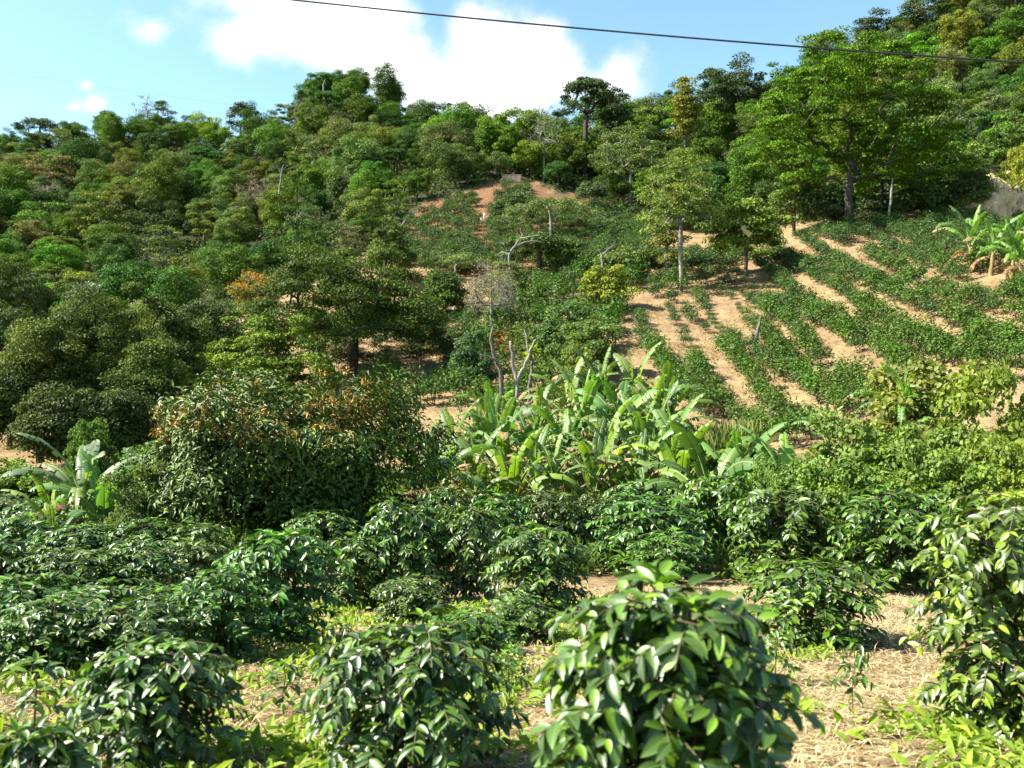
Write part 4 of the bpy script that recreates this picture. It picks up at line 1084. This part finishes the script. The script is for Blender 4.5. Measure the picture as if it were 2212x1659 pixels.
# ================================================================== SHRUBS
def shrub_proto(seed, Ht=3.4, R=1.7, n=9000, L=.13, W=.10, flat=.8):
    r = np.random.default_rng(seed); mb = MB()
    C = envelope('dome', R*.82, .1*Ht, Ht*.93, 50, r)
    clump_leaves(mb, C, R*r.uniform(.2, .36, len(C)), n//50, L, W, flat, r, T_MID, updn=.35, jit=.7)
    st = MB(); skeleton(st, [(0, 0, -.1), (0, 0, .2*Ht), (.05, 0, .35*Ht)], C, .05, .01, r, 4)
    return st.mesh('stem', [M_STEM]), mb.mesh('foliage', [M_WEED]), Ht, R
SH = [shrub_proto(600+i) for i in range(4)]
for i, (lab, sx, d, top, w, c) in enumerate((
    ('brown-tipped broadleaf shrub behind the upright banana leaf', 1960, 27, 775, 330, (.13, .15, .035)),
    ('large yellow-green broadleaf shrub at the right picture edge', 2170, 20, 800, 280, (.13, .175, .022)),
    ('yellow-green broadleaf shrub in the middle of the right bank', 1880, 21, 900, 300, (.12, .18, .035)),
    ('broadleaf shrub between the two upright right bananas', 2010, 20, 915, 260, (.12, .18, .035)),
    ('dense broadleaf shrub below the right banana plants', 1790, 19.5, 985, 230, (.10, .165, .03)),
    ('broadleaf shrub low beside the right coffee hedge', 2080, 18.5, 985, 240, (.11, .17, .03)),
    ('lighter broadleaf shrub above the coffee hedge at the edge', 2210, 17.5, 960, 220, (.14, .19, .03)),
    ('leafy shrub at the left of the right bank, near the grass tuft', 1680, 22, 990, 160, (.10, .17, .035)),
    ('green leafy shrub between mango and dark left trees', 330, 29, 955, 260, (.06, .11, .03)),
    ('low green shrub at the left edge of the mango', 300, 22, 1010, 170, (.075, .11, .032)),
    ('bright green thicket at the left picture edge below dark trees', 20, 31, 985, 180, (.12, .18, .035)),
    ('vine covered shrub right behind the lone left banana', 195, 33, 905, 110, (.075, .13, .025)),
    ('feathery green shrub behind the dead trunks on the right', 1260, 55, 690, 170, (.085, .13, .035)),
    ('leafy shrub in front of the yellow-green tree', 1225, 60, 655, 150, (.06, .11, .035)),
    ('low bush below the yellow-green tree at the back of the grove', 1255, 47, 745, 110, (.10, .135, .03)),
    ('dark green bushes patch left of the dead trunks', 1020, 54, 715, 120, (.05, .10, .035)),
    ('yellow-leaved ornamental bush on the bank at the right edge', 2200, 92, 310, 80, (.17, .19, .02)),
    ('small yellow bush beneath the earth bank trees', 2165, 93, 400, 60, (.10, .14, .03)))):
    put_bush(SH[i % 4], lab, sx, d, top, w, tuple(np.array(c)), rf.uniform(0, 6.28), 'leafy shrubs', 'broadleaf_shrub', 'shrub')

# orange blossom of the flowering tree and reddish plant below the bare tree
def blossom_on(objname, colour, frac, seed, size):
    for o in bpy.data.objects:
        if o.name.startswith(objname) and o.parent is None:
            cr = [c for c in o.children if c.name.startswith('crown')][0]
            me = cr.data; v = np.empty(len(me.vertices)*3, np.float32); me.vertices.foreach_get('co', v); v = v.reshape(-1, 3)[::4]
            r = np.random.default_rng(seed)
            top = v[v[:, 2] > np.quantile(v[:, 2], .35)]
            cen = top[r.integers(0, len(top), 26)]
            dd = np.min(np.linalg.norm(top[:, None] - cen[None], axis=2), axis=1)
            P = top[(dd < .75) & (r.random(len(top)) < frac)]; n = len(P)
            mb = MB(); P = P + np.array([0, 0, .14]) + r.normal(0, .1, (n, 3))
            leaves(mb, P, rdirs(n, r), unit(rdirs(n, r)*.6+np.array([0, 0, 1])), size, size*.6, T_CARD)
            link('blossom', mb.mesh('blossom', [M_WEED], False), o, color=colour)
            return
blossom_on('orange_tree', (.26, .115, .03), .45, 3, .22)

# ================================================================== DEAD TREES
def dead_tree(name, label, sx, d, limbs, mat, extra=()):
    """limbs: list of polylines in survey coordinates with radius (survey units) at each point"""
    x, y, z = at(sx, d)
    t = thing(name, label, 'dead tree', (x, y, z))
    r = np.random.default_rng(int(sx))
    for k_, li in enumerate(limbs):
        mb = MB()
        P = []; Rr = []
        for (a, b, w, dy) in li:
            q = z_of(a*DS, b*DS, d+dy); rr_ = ray(a*DS, b*DS)
            P.append((rr_[0]/rr_[1]*(d+dy)-x, dy, q - z)); Rr.append(width_of(w, d)*.36)
        P = np.array(P); k = np.linspace(0, len(P)-1, len(P)*3-2)
        Q = np.stack([np.interp(k, np.arange(len(P)), P[:, c]) for c in range(3)], 1) + r.normal(0, .025, (len(k), 3)); Q[0] = P[0]
        tube(mb, Q, np.interp(k, np.arange(len(P)), Rr), 8)
        nm = 'branch' if k_ else 'trunk'
        link(nm, mb.mesh(nm, [mat]), t)
    return t
M_DEADG = bark_mat('dead_grey_wood', (.06, .05, .04), (.20, .175, .145), scale=14, bump=.9)
dd_ = 44
T1 = dead_tree('dead_tree', 'leaning grey dead trunk with a side branch, first of the dead trunks', 1088, dd_,
    [[(1090, 905, 16, 0), (1084, 850, 14, 0), (1080, 800, 13, 0), (1066, 765, 12, .1), (1060, 735, 10, .1), (1064, 705, 7, .1), (1062, 690, 3, .1)],
     [(1074, 780, 8, 0), (1058, 772, 7, -.2), (1040, 768, 5, -.4), (1036, 764, 2, -.4)]], M_DEADG)
T2 = dead_tree('dead_tree', 'forked bleached dead trunk with cut stubs, middle of the dead trunks', 1114, dd_,
    [[(1114, 900, 14, 0), (1115, 860, 13, 0), (1117, 825, 13, 0), (1110, 800, 13, .1), (1106, 770, 12, .1), (1104, 742, 11, .1), (1104, 738, 8, .1)],
     [(1117, 825, 12, 0), (1128, 800, 11, -.1), (1140, 775, 9, -.2), (1148, 752, 8, -.2), (1156, 737, 8, -.3), (1158, 733, 5, -.3)],
     [(1142, 760, 7, -.2), (1138, 735, 5, -.1), (1132, 715, 4, 0), (1130, 705, 1.5, 0)]], M_BONE)
T3 = dead_tree('dead_tree', 'dead trunk with a green tuft growing on top, last of the dead trunks', 1143, dd_+1,
    [[(1138, 905, 13, 0), (1142, 860, 11, 0), (1146, 820, 11, 0), (1149, 790, 10, 0), (1156, 765, 8, 0)],
     [(1138, 905, 11, 0), (1130, 880, 10, -.2), (1150, 868, 8, -.4)]], M_DEADG)
r_ = np.random.default_rng(8); mb = MB(); n = 60
leaves(mb, np.zeros((n, 3)), unit(r_.normal(size=(n, 3))+np.array([0, 0, .6])), unit(rdirs(n, r_)+np.array([0, 0, 1])), r_.uniform(.35, .65, n), .08, T_LONG, 0, r_.random(n))
rr_ = ray(1150*DS, 762*DS)
o = link('air_plant', mb.mesh('air_plant', [M_WEED]), None, (rr_[0]/rr_[1]*45, 45-.05, z_of(1150*DS, 762*DS, 45)), (.20, .26, .03))
tag(o, 'yellow-green spiky air plant growing on top of the dead trunk', 'air plant')
dead_tree('dead_tree', 'bleached white dead tree with spreading crooked limbs over the mid valley', 1105, 84,
    [[(1108, 640, 10, 0), (1104, 590, 9, 0), (1100, 560, 8, 0), (1102, 545, 8, 0), (1110, 535, 7, 0), (1130, 525, 5, .5), (1150, 520, 4, 1), (1168, 522, 2, 1)],
     [(1110, 535, 6, 0), (1122, 515, 4, 0), (1140, 512, 3, -.5), (1165, 508, 1.5, -1)], [(1126, 516, 4, 0), (1128, 505, 3, .2), (1124, 492, 1.5, .3)],
     [(1102, 545, 6, 0), (1090, 530, 4, -.5), (1076, 525, 2.5, -.8), (1062, 526, 1.5, -1)], [(1102, 550, 5, 0), (1085, 545, 3.5, .3), (1070, 552, 1.5, .6)], [(1090, 530, 3, -.5), (1080, 518, 1.5, -.3)]], M_BONE)
dead_tree('dead_tree', 'small bleached forked dead tree above the yellow-green tree', 1300, 82,
    [[(1300, 590, 7, 0), (1300, 565, 6, 0), (1300, 552, 6, 0), (1296, 545, 4, 0), (1292, 538, 2, 0)], [(1300, 553, 5, 0), (1308, 544, 4, 0), (1316, 536, 2.5, 0), (1330, 525, 1, 0)]], M_BONE)
dead_tree('tree_stump', 'grey broken stump leaning among coffee rows on the right slope', 1634, 57,
    [[(1630, 765, 15, 0), (1634, 730, 13, 0), (1640, 700, 8, 0), (1645, 675, 2.5, 0)], [(1632, 752, 10, 0), (1628, 725, 7, 0), (1626, 715, 3, 0)]], M_DEADG)
dead_tree('bare_snag', 'short pale broken trunk poking from the forest edge left of the red slope', 872, 100,
    [[(862, 520, 7, 0), (864, 500, 6, 0), (868, 485, 5, 0), (876, 476, 3, 0)], [(866, 492, 4, 0), (858, 488, 2, 0)]], M_BONE)
dead_tree('bare_snag', 'pale thin leafless trunk standing in the left hill forest', 606, 140,
    [[(603, 420, 6, 0), (605, 400, 5.5, 0), (608, 378, 4, 0), (612, 355, 2.5, 0)], [(608, 378, 3, 0), (600, 362, 1.5, 0)], [(609, 370, 3, 0), (622, 356, 1.5, 0)]], M_BONE)
dead_tree('bare_snag', 'straight pale thin trunk at the right of the giant tree', 1922, 86, [[(1918, 485, 8, 0), (1922, 450, 7, 0), (1926, 410, 6, 0), (1928, 385, 4, 0)]], M_BARKP)
# red-leaved plant below the twiggy tree
mb = MB(); n = 260
P = r_.normal(0, 1, (n, 3))*np.array([.9, .5, .5]) + np.array([0, 0, .9]); P[:, 2] = np.abs(P[:, 2])
leaves(mb, P, rdirs(n, r_), rdirs(n, r_), .24, .13, T_CARD)
for k in range(7):
    tube(mb, [(0, 0, -.1), (r_.normal(0, .4), r_.normal(0, .2), .8), (r_.normal(0, .8), r_.normal(0, .3), 1.4)], [.03, .02, .01], 4, 1)
o = link('red_leaved_shrub', mb.mesh('red_leaved_shrub', [M_WEED, M_STEM], False), None, at(1068, 63), (.42, .10, .03))
tag(o, 'orange-red leaved shrub beneath the twiggy grey tree', 'shrub')

# ================================================================== UNDERGROWTH, WEEDS, GRASS, STRAW
def scatter_stuff(name, label, pts, n_each, L, W, spread, hz, col, mat, tm, seed, updn=.6, upright=.3):
    r = np.random.default_rng(seed); n = len(pts)*n_each
    ci = np.repeat(np.arange(len(pts)), n_each)
    P = pts[ci] + np.stack([r.normal(0, spread, n), r.normal(0, spread, n), np.zeros(n)], 1)
    P[:, 2] = H(P[:, 0], P[:, 1]) + r.random(n)**1.5*hz + .01
    D = unit(r.normal(size=(n, 3))*np.array([1, 1, .4]) + np.array([0, 0, upright])); N = unit(rdirs(n, r)*.5 + np.array([0, 0, updn]))
    ls = r.uniform(.6, 1.35, n)
    mb = MB(); leaves(mb, P, D, N, L*ls, W*ls, tm, 0, np.clip(.6*r.random(n) + .4*r.random(len(pts))[ci], 0, 1))
    o = link(name, mb.mesh(name, [mat], False), color=col); tag(o, label, None, None, 'stuff'); return o
def pick(n, ymin, ymax, umax, seed, cond=None):
    r = np.random.default_rng(seed); y = np.sqrt(r.uniform(ymin**2, ymax**2, n)); x = r.uniform(-umax, umax, n)*y
    z = H(x, y); px, py = project(x, y, z); sx, sy = px/DS, py/DS
    k = np.ones(n, bool) if cond is None else cond(x, y, sx, sy)
    return np.stack([x, y, z], 1)[k]
p1 = pick(15000, 52, 256, .64, 1, lambda x, y, sx, sy: (in_poly(sx, sy, FOREST_L) & (y > 60)) | (in_poly(sx, sy, FOREST_R) & (y > 94)))
scatter_stuff('undergrowth', 'leafy undergrowth between the hillside forest trees', p1, 16, .55, .36, 1.1, 2.2, (.045, .072, .022), M_LEAF, T_CARD, 31)
p2 = pick(10400, 2.6, 15, .95, 2, lambda x, y, sx, sy: noise2(x*6, y*6, 1.0, .4) + .6*noise2(x*17, y*15, 1, 2) + np.random.default_rng(9).normal(0, .45, len(x)) > np.where(((sx > 1250) & (sy < 1400)) | ((sx > 1660) & (sy < 1520)), 1.45, .2))
scatter_stuff('weeds', 'bright yellow-green weeds on the near slope', p2, 9, .095, .038, .13, .06, (.17, .25, .028), M_WEED, T_MID, 32, upright=.45)
p3 = pick(10400, 2.6, 17, .95, 3)
scatter_stuff('straw', 'dry straw and fallen stalks on the near slope', p3, 14, .11, .0065, .16, .015, (.50, .39, .22), M_DRY, T_CARD, 33, upright=-.05, updn=2)
p3b = pick(3250, 2.6, 17, .95, 13)
scatter_stuff('leaf_litter', 'brown fallen leaves under the coffee bushes', p3b, 6, .06, .028, .2, .012, (.17, .105, .055), M_DRY, T_CARD, 43, upright=0, updn=2)
p4 = pick(2300, 19, 44, .66, 4, lambda x, y, sx, sy: ((sx < 1650) & (y < 36)) & (~((sx > 850) & (y > 43))))
scatter_stuff('valley_grass', 'tall green grass around the banana grove', p4, 22, .55, .035, .30, .25, (.095, .15, .035), M_WEED, T_LONG, 34, upright=1.5)
p5 = pick(1500, 17, 34, .7, 5, lambda x, y, sx, sy: (sx > 1560) | (sx < 420))
scatter_stuff('ground_vines', 'broad leaved vines covering the banks', p5, 22, .17, .13, .32, .4, (.10, .16, .03), M_WEED, T_MID, 35)
p6 = pick(10500, 40, 100, .8, 6, lambda x, y, sx, sy: ~(in_poly(sx, sy, FOREST_L)) & (noise2(x*1.7, y*1.9, 1, .9) > .3))
scatter_stuff('field_grass', 'short dry grass and weeds between the coffee rows', p6, 9, .24, .05, .5, .12, (.15, .135, .045), M_WEED, T_CARD, 36, upright=1.0)

# tall grass tuft beside the right banana
mb = MB(); n = 3000; r_ = np.random.default_rng(12)
a = r_.uniform(0, 6.28, n); q = r_.random(n)**.6*1.4
P = np.stack([np.cos(a)*q, np.sin(a)*q, np.zeros(n)], 1); x0, y0, z0 = at(1548, 35)
P[:, 2] = H(P[:, 0]+x0, P[:, 1]+y0) - z0
leaves(mb, P, unit(np.stack([np.cos(a)*.22, np.sin(a)*.22, np.full(n, 1.0)], 1) + r_.normal(0, .16, (n, 3))), rdirs(n, r_)+np.array([0, -.5, .3]), r_.uniform(.9, 1.9, n), .014, T_LONG, 0, r_.random(n))
o = link('grass_tuft', mb.mesh('grass_tuft', [M_WEED], False), None, (x0, y0, z0), (.13, .17, .045))
tag(o, 'tall feathery grass tuft below the coffee rows beside the banana grove', 'grass tuft')

r_ = np.random.default_rng(71); n = 5200
xx = r_.uniform(44.5, 60, n); yy = 90 + r_.uniform(-1.2, 6.5, n); ee = np.minimum(1, (xx-43.5)/5)**.7
zz = H(xx, yy) + 3.0*ee*np.interp(yy-90, [-1.3, -.6, 3, 5.5, 7], [.75, .92, 1.1, 1.05, .5]) - .1
mb = MB(); leaves(mb, np.stack([xx, yy, zz], 1), unit(r_.normal(0, .5, (n, 3))+np.array([0, 0, 1.0])), rdirs(n, r_), r_.uniform(.3, .9, n), .12, T_CARD, 0, r_.random(n))
tag(link('bank_grass', mb.mesh('bank_grass', [M_WEED], False), color=(.12, .16, .035)), 'short grass on the earth bank', None, None, 'stuff')
# ================================================================== BANK, WALL, POLE, POSTS
def earth_bank():
    """cut bank of the dirt track at the right, with a grassy shelf on top"""
    r = np.random.default_rng(4)
    xs = np.linspace(43.5, 70, 130); prof = [(-3.0, -.3), (-2.6, .2), (-2.3, .6), (-2.1, 1.0), (-1.9, 1.5), (-1.6, 1.9), (-1.3, 2.3), (-.6, 2.7), (.8, 2.9), (3.0, 3.3), (5.5, 3.2), (7.5, 1.0), (8.5, -.5)]
    V = []
    for x in xs:
        e = min(1, (x-43.5)/5)**.7
        for k, (dy, h) in enumerate(prof):
            y = 90 + dy + .5*sin(x*.5)
            V.append((x + r.normal(0, .07), y + r.normal(0, .22), float(H(x, y)) - .3 + (h+.3)*e*(1+.14*sin(x*1.3)+.08*sin(x*4.1+k)) + r.normal(0, .09)))
    n, m = len(xs), len(prof); F = [(i*m+j, (i+1)*m+j, (i+1)*m+j+1, i*m+j+1) for i in range(n-1) for j in range(m-1)]
    mb = MB(); mb.add(np.array(V), np.array(F))
    mt, nt, ns, ln = newmat('cut_earth')
    geo = ns.new('ShaderNodeNewGeometry'); sx = ns.new('ShaderNodeSeparateXYZ'); ln.new(geo.outputs['Normal'], sx.inputs[0])
    nz = setin(ns.new('ShaderNodeTexNoise'), Scale=1.6, Detail=8.0); ln.new(geo.outputs['Position'], nz.inputs['Vector'])
    ad = ns.new('ShaderNodeMath'); ad.operation = 'MULTIPLY_ADD'; ln.new(nz.outputs['Fac'], ad.inputs[0]); ad.inputs[1].default_value = .5; ln.new(sx.outputs[2], ad.inputs[2])
    cr = ns.new('ShaderNodeValToRGB'); cr.color_ramp.elements[0].position = 1.12; cr.color_ramp.elements[0].color = (.58, .38, .20, 1)
    cr.color_ramp.elements[1].position = 1.24; cr.color_ramp.elements[1].color = (.16, .17, .05, 1); ln.new(ad.outputs[0], cr.inputs[0])
    p = setin(ns.new('ShaderNodeBsdfPrincipled'), Roughness=.95); ln.new(cr.outputs[0], p.inputs['Base Color'])
    bp = setin(ns.new('ShaderNodeBump'), Strength=.6, Distance=.2); ln.new(nz.outputs['Fac'], bp.inputs['Height']); ln.new(bp.outputs[0], p.inputs['Normal'])
    o = ns.new('ShaderNodeOutputMaterial'); ln.new(p.outputs[0], o.inputs[0])
    tag(link('earth_bank', mb.mesh('earth_bank', [mt])), 'orange cut earth bank with grassy top at the right', None, None, 'structure')
earth_bank()

def box(mb, c, s, mat=0, jit=0):
    v = np.array([(a, b, d) for a in (-.5, .5) for b in (-.5, .5) for d in (-.5, .5)])*np.array(s) + np.array(c)
    mb.add(v, np.array([(0, 1, 3, 2), (4, 6, 7, 5), (0, 4, 5, 1), (2, 3, 7, 6), (0, 2, 6, 4), (1, 5, 7, 3)]), mat)
M_WALL = bark_mat('pink_plaster', (.42, .27, .21), (.62, .45, .37), scale=1.2, bump=.2)
M_POLE = bark_mat('grey_pole', (.20, .18, .16), (.36, .33, .30), scale=10)
M_WHITE = bark_mat('white_paint', (.62, .62, .60), (.80, .80, .78), scale=8, bump=.05)
def road_wall():
    x, y, z = at(1105, 143); t = thing('roadside_wall', 'low pinkish wall along the road at top of the red slope', 'wall', (x, y, z))
    mb = MB(); box(mb, (0, 0, .45), (3.0, .3, 1.0)); link('wall_body', mb.mesh('wall_body', [M_WALL], False), t)
    mb = MB(); box(mb, (0, 0, 1.06), (3.2, .42, .12)); link('coping', mb.mesh('coping', [M_WALL], False), t)
    for k in range(4):
        mb = MB(); box(mb, (-1.2+.8*k, -.2, .45), (.2, .1, .9)); link('pier', mb.mesh('pier', [M_WALL], False), t)
road_wall()
def white_post(sx, d, hgt, lab):
    x, y, z = at(sx, d); t = thing('marker_post', lab, 'post', (x, y, z), group='white markers in the red gully')
    mb = MB(); tube(mb, [(0, 0, -.1), (0, 0, hgt*.5), (.02, 0, hgt), (.02, 0, hgt+.05)], [.11, .11, .1, .02], 8); link('post', mb.mesh('post', [M_WHITE]), t)
white_post(1040, 124, .55, 'small white marker in the red gully, left of the pair'); white_post(1046, 124, .85, 'small white marker in the red gully, right and taller of the pair')
def utility_pole():
    d = 165; x, y, z = at(1048, d); h = height_to(1048, 276, d)
    t = thing('utility_pole', 'grey utility pole with cross arm rising from trees in the saddle', 'utility pole', (x, y, z))
    mb = MB(); tube(mb, [(0, 0, -.3), (0, 0, h*.5), (0, 0, h), (0, 0, h+.02)], [.22, .19, .16, .02], 8); link('pole', mb.mesh('pole', [M_POLE]), t)
    for k, zz in enumerate((h-1.0, h-3.2)):
        mb = MB(); box(mb, (0, -.2, zz), (3.6, .18, .22)); c = link('cross_arm', mb.mesh('cross_arm', [M_POLE], False), t)
        for xx in (-1.6, 0, 1.6):
            mb = MB(); tube(mb, [(xx, -.2, zz+.1), (xx, -.2, zz+.25), (xx, -.2, zz+.45), (xx, -.2, zz+.46)], [.07, .12, .09, .01], 8); link('insulator', mb.mesh('insulator', [M_WHITE]), c)
    return x, y, z+h
ux, uy, uz = utility_pole()

# ================================================================== CABLES
def cable_mat():
    m, nt, ns, ln = newmat('black_rubber')
    nz = setin(ns.new('ShaderNodeTexNoise'), Scale=40.0); cr = ns.new('ShaderNodeValToRGB'); cr.color_ramp.elements[0].color = (.008, .009, .012, 1); cr.color_ramp.elements[1].color = (.02, .022, .03, 1)
    ln.new(nz.outputs['Fac'], cr.inputs[0]); p = setin(ns.new('ShaderNodeBsdfPrincipled'), Roughness=.45); ln.new(cr.outputs[0], p.inputs['Base Color'])
    o = ns.new('ShaderNodeOutputMaterial'); ln.new(p.outputs[0], o.inputs[0]); return m
M_CABLE = cable_mat()
def wire(name, label, A, B, sag, rad, cat='cable', group=None):
    k = np.linspace(0, 1, 60)[:, None]; P = np.array(A)*(1-k) + np.array(B)*k; P[:, 2] -= sag*4*(k*(1-k))[:, 0]
    mb = MB(); tube(mb, P, rad, 8); tag(link(name, mb.mesh(name, [M_CABLE])), label, cat, group)
def p3(sx, sy, d):
    r = ray(sx*DS, sy*DS); return r/r[1]*d
a3, b3 = p3(640, 0, 9.6), p3(2212, 135, 8.2)
A3 = a3 + (a3-b3)*.9; B3 = b3 + (b3-a3)*.9; A3[2] += .26; B3[2] += .26
wire('power_cable', 'thick black cable crossing the sky and the giant tree', A3, B3, .30, .0092)
for i, (yy, dz, lab) in enumerate(((158, 0, 'upper'), (178, -2.2, 'lower'))):
    wire('distant_wire', f'hair-thin {lab} distant wire over the left hill skyline', p3(-260, yy-45, 70), (ux-1.6, uy-.2, uz-.5+dz), .8, .007, 'wire', 'distant wires')

# ================================================================== LIGHT, SKY, CAMERA
el = math.asin(SUN_DIR[2]); azr = math.atan2(SUN_DIR[0], SUN_DIR[1])    # clockwise from +Y
sun = bpy.data.lights.new('sun', 'SUN'); sun.energy = 5.0; sun.angle = radians(.5); sun.color = (1.0, .95, .86)
so = bpy.data.objects.new('sun', sun); COL.objects.link(so)
from mathutils import Vector
so.rotation_euler = Vector(SUN_DIR).to_track_quat('Z', 'Y').to_euler()

w = bpy.data.worlds.new('World'); SC.world = w; w.use_nodes = True
nt = w.node_tree; ns, ln = nt.nodes, nt.links; ns.clear()
sky = ns.new('ShaderNodeTexSky'); sky.sky_type = 'NISHITA'; sky.sun_disc = False
sky.sun_elevation = el; sky.sun_rotation = azr; sky.altitude = 0; sky.air_density = 1.0; sky.dust_density = .7; sky.ozone_density = 1.0
geo = ns.new('ShaderNodeTexCoord')
sp = ns.new('ShaderNodeSeparateXYZ'); ln.new(geo.outputs['Generated'], sp.inputs[0])
def mth(op, a, b=None, c=None, clamp=False):
    n = ns.new('ShaderNodeMath'); n.operation = op; n.use_clamp = clamp
    for i, v in enumerate((a, b, c)):
        if v is None: continue
        if hasattr(v, 'links'): ln.new(v, n.inputs[i])
        else: n.inputs[i].default_value = v
    return n.outputs[0]
ysafe = mth('MAXIMUM', sp.outputs[1], .05)
U_ = mth('DIVIDE', sp.outputs[0], ysafe); V_ = mth('DIVIDE', sp.outputs[2], ysafe)
cv = ns.new('ShaderNodeCombineXYZ'); ln.new(U_, cv.inputs[0]); ln.new(V_, cv.inputs[1])
nz = setin(ns.new('ShaderNodeTexNoise'), Scale=9.0, Detail=9.0, Roughness=.58); ln.new(cv.outputs[0], nz.inputs['Vector'])
nz2 = setin(ns.new('ShaderNodeTexNoise'), Scale=3.5, Detail=5.0, Roughness=.55); ln.new(cv.outputs[0], nz2.inputs['Vector'])
best = None
for (cx, cy, rx, ry, g) in ((600, 70, 170, 70, 1), (560, 0, 170, 60, .8), (730, 90, 120, 75, 1), (790, 40, 110, 70, 1), (860, 130, 100, 65, 1), (960, 185, 110, 60, 1), (1060, 140, 130, 110, 1), (1005, 70, 50, 60, 1),
                            (1170, 100, 75, 60, 1), (1200, 150, 75, 70, 1), (1070, 220, 140, 50, 1), (1330, 165, 48, 48, .7), (1290, 190, 90, 60, .6), (330, 65, 52, 36, .45), (185, 185, 16, 12, .45), (205, 222, 26, 20, .5), (158, 230, 26, 14, .35),
                            (700, -140, 420, 110, .9)):
    c_ = ray(cx*DS, cy*DS); u0, v0 = c_[0]/c_[1], c_[2]/c_[1]
    a = mth('MULTIPLY', mth('SUBTRACT', U_, u0), FPX/(rx*DS)); b = mth('MULTIPLY', mth('SUBTRACT', V_, v0), FPX/(ry*DS))
    dsum = mth('SQRT', mth('ADD', mth('MULTIPLY', a, a), mth('MULTIPLY', b, b)))
    den = mth('MULTIPLY', mth('SUBTRACT', 1.39, dsum), g)
    best = den if best is None else mth('SMOOTH_MAX', best, den, .25)
den = mth('ADD', best, mth('MULTIPLY', mth('SUBTRACT', nz.outputs['Fac'], .5), 2.6))
den = mth('ADD', den, mth('MULTIPLY', mth('SUBTRACT', nz2.outputs['Fac'], .5), 1.0))
cr = ns.new('ShaderNodeValToRGB'); cr.color_ramp.interpolation = 'EASE'
cr.color_ramp.elements[0].position = .0; cr.color_ramp.elements[0].color = (0, 0, 0, 1); cr.color_ramp.elements[1].position = 1.0; cr.color_ramp.elements[1].color = (1, 1, 1, 1)
ln.new(den, cr.inputs[0])
front = mth('GREATER_THAN', sp.outputs[1], .06)
alpha = mth('MULTIPLY', cr.outputs[0], front)
tint = mixc(ns, ln, 'MULTIPLY', 1.0, sky.outputs[0], (1.25, 1.50, 1.42))
csh = ns.new('ShaderNodeMapRange'); setin(csh, From_Min=.35, From_Max=1.25, To_Min=6.4, To_Max=10.5); ln.new(den, csh.inputs['Value'])
cc = ns.new('ShaderNodeCombineColor'); ln.new(csh.outputs[0], cc.inputs[0]); ln.new(csh.outputs[0], cc.inputs[1]); ln.new(mth('MULTIPLY', csh.outputs[0], 1.03), cc.inputs[2])
mixs = mixc(ns, ln, 'MIX', alpha, tint, cc.outputs[0])
bg = ns.new('ShaderNodeBackground'); bg.inputs[1].default_value = .052; ln.new(mixs, bg.inputs[0])
wo = ns.new('ShaderNodeOutputWorld'); ln.new(bg.outputs[0], wo.inputs[0])

cam = bpy.data.cameras.new('camera'); co = bpy.data.objects.new('camera', cam); COL.objects.link(co); SC.camera = co
cam.sensor_width = 36; cam.lens = FPX/1024*36; cam.clip_start = .1; cam.clip_end = 4000
cam.dof.use_dof = True; cam.dof.focus_distance = 14; cam.dof.aperture_fstop = 2.6
co.location = (0, 0, 0); co.rotation_euler = (pi/2 - PITCH, 0, 0)

SC.view_settings.view_transform = 'Standard'; SC.view_settings.look = 'None'; SC.view_settings.gamma = 1; SC.view_settings.exposure = 1.92
cy = SC.cycles
cy.max_bounces = 6; cy.diffuse_bounces = 3; cy.glossy_bounces = 2; cy.transmission_bounces = 3; cy.transparent_max_bounces = 4
cy.caustics_reflective = False; cy.caustics_refractive = False

for o in bpy.data.objects:
    if 'label' in o and not 4 <= len(o['label'].split()) <= 16: print('LABEL', len(o['label'].split()), o['label'])
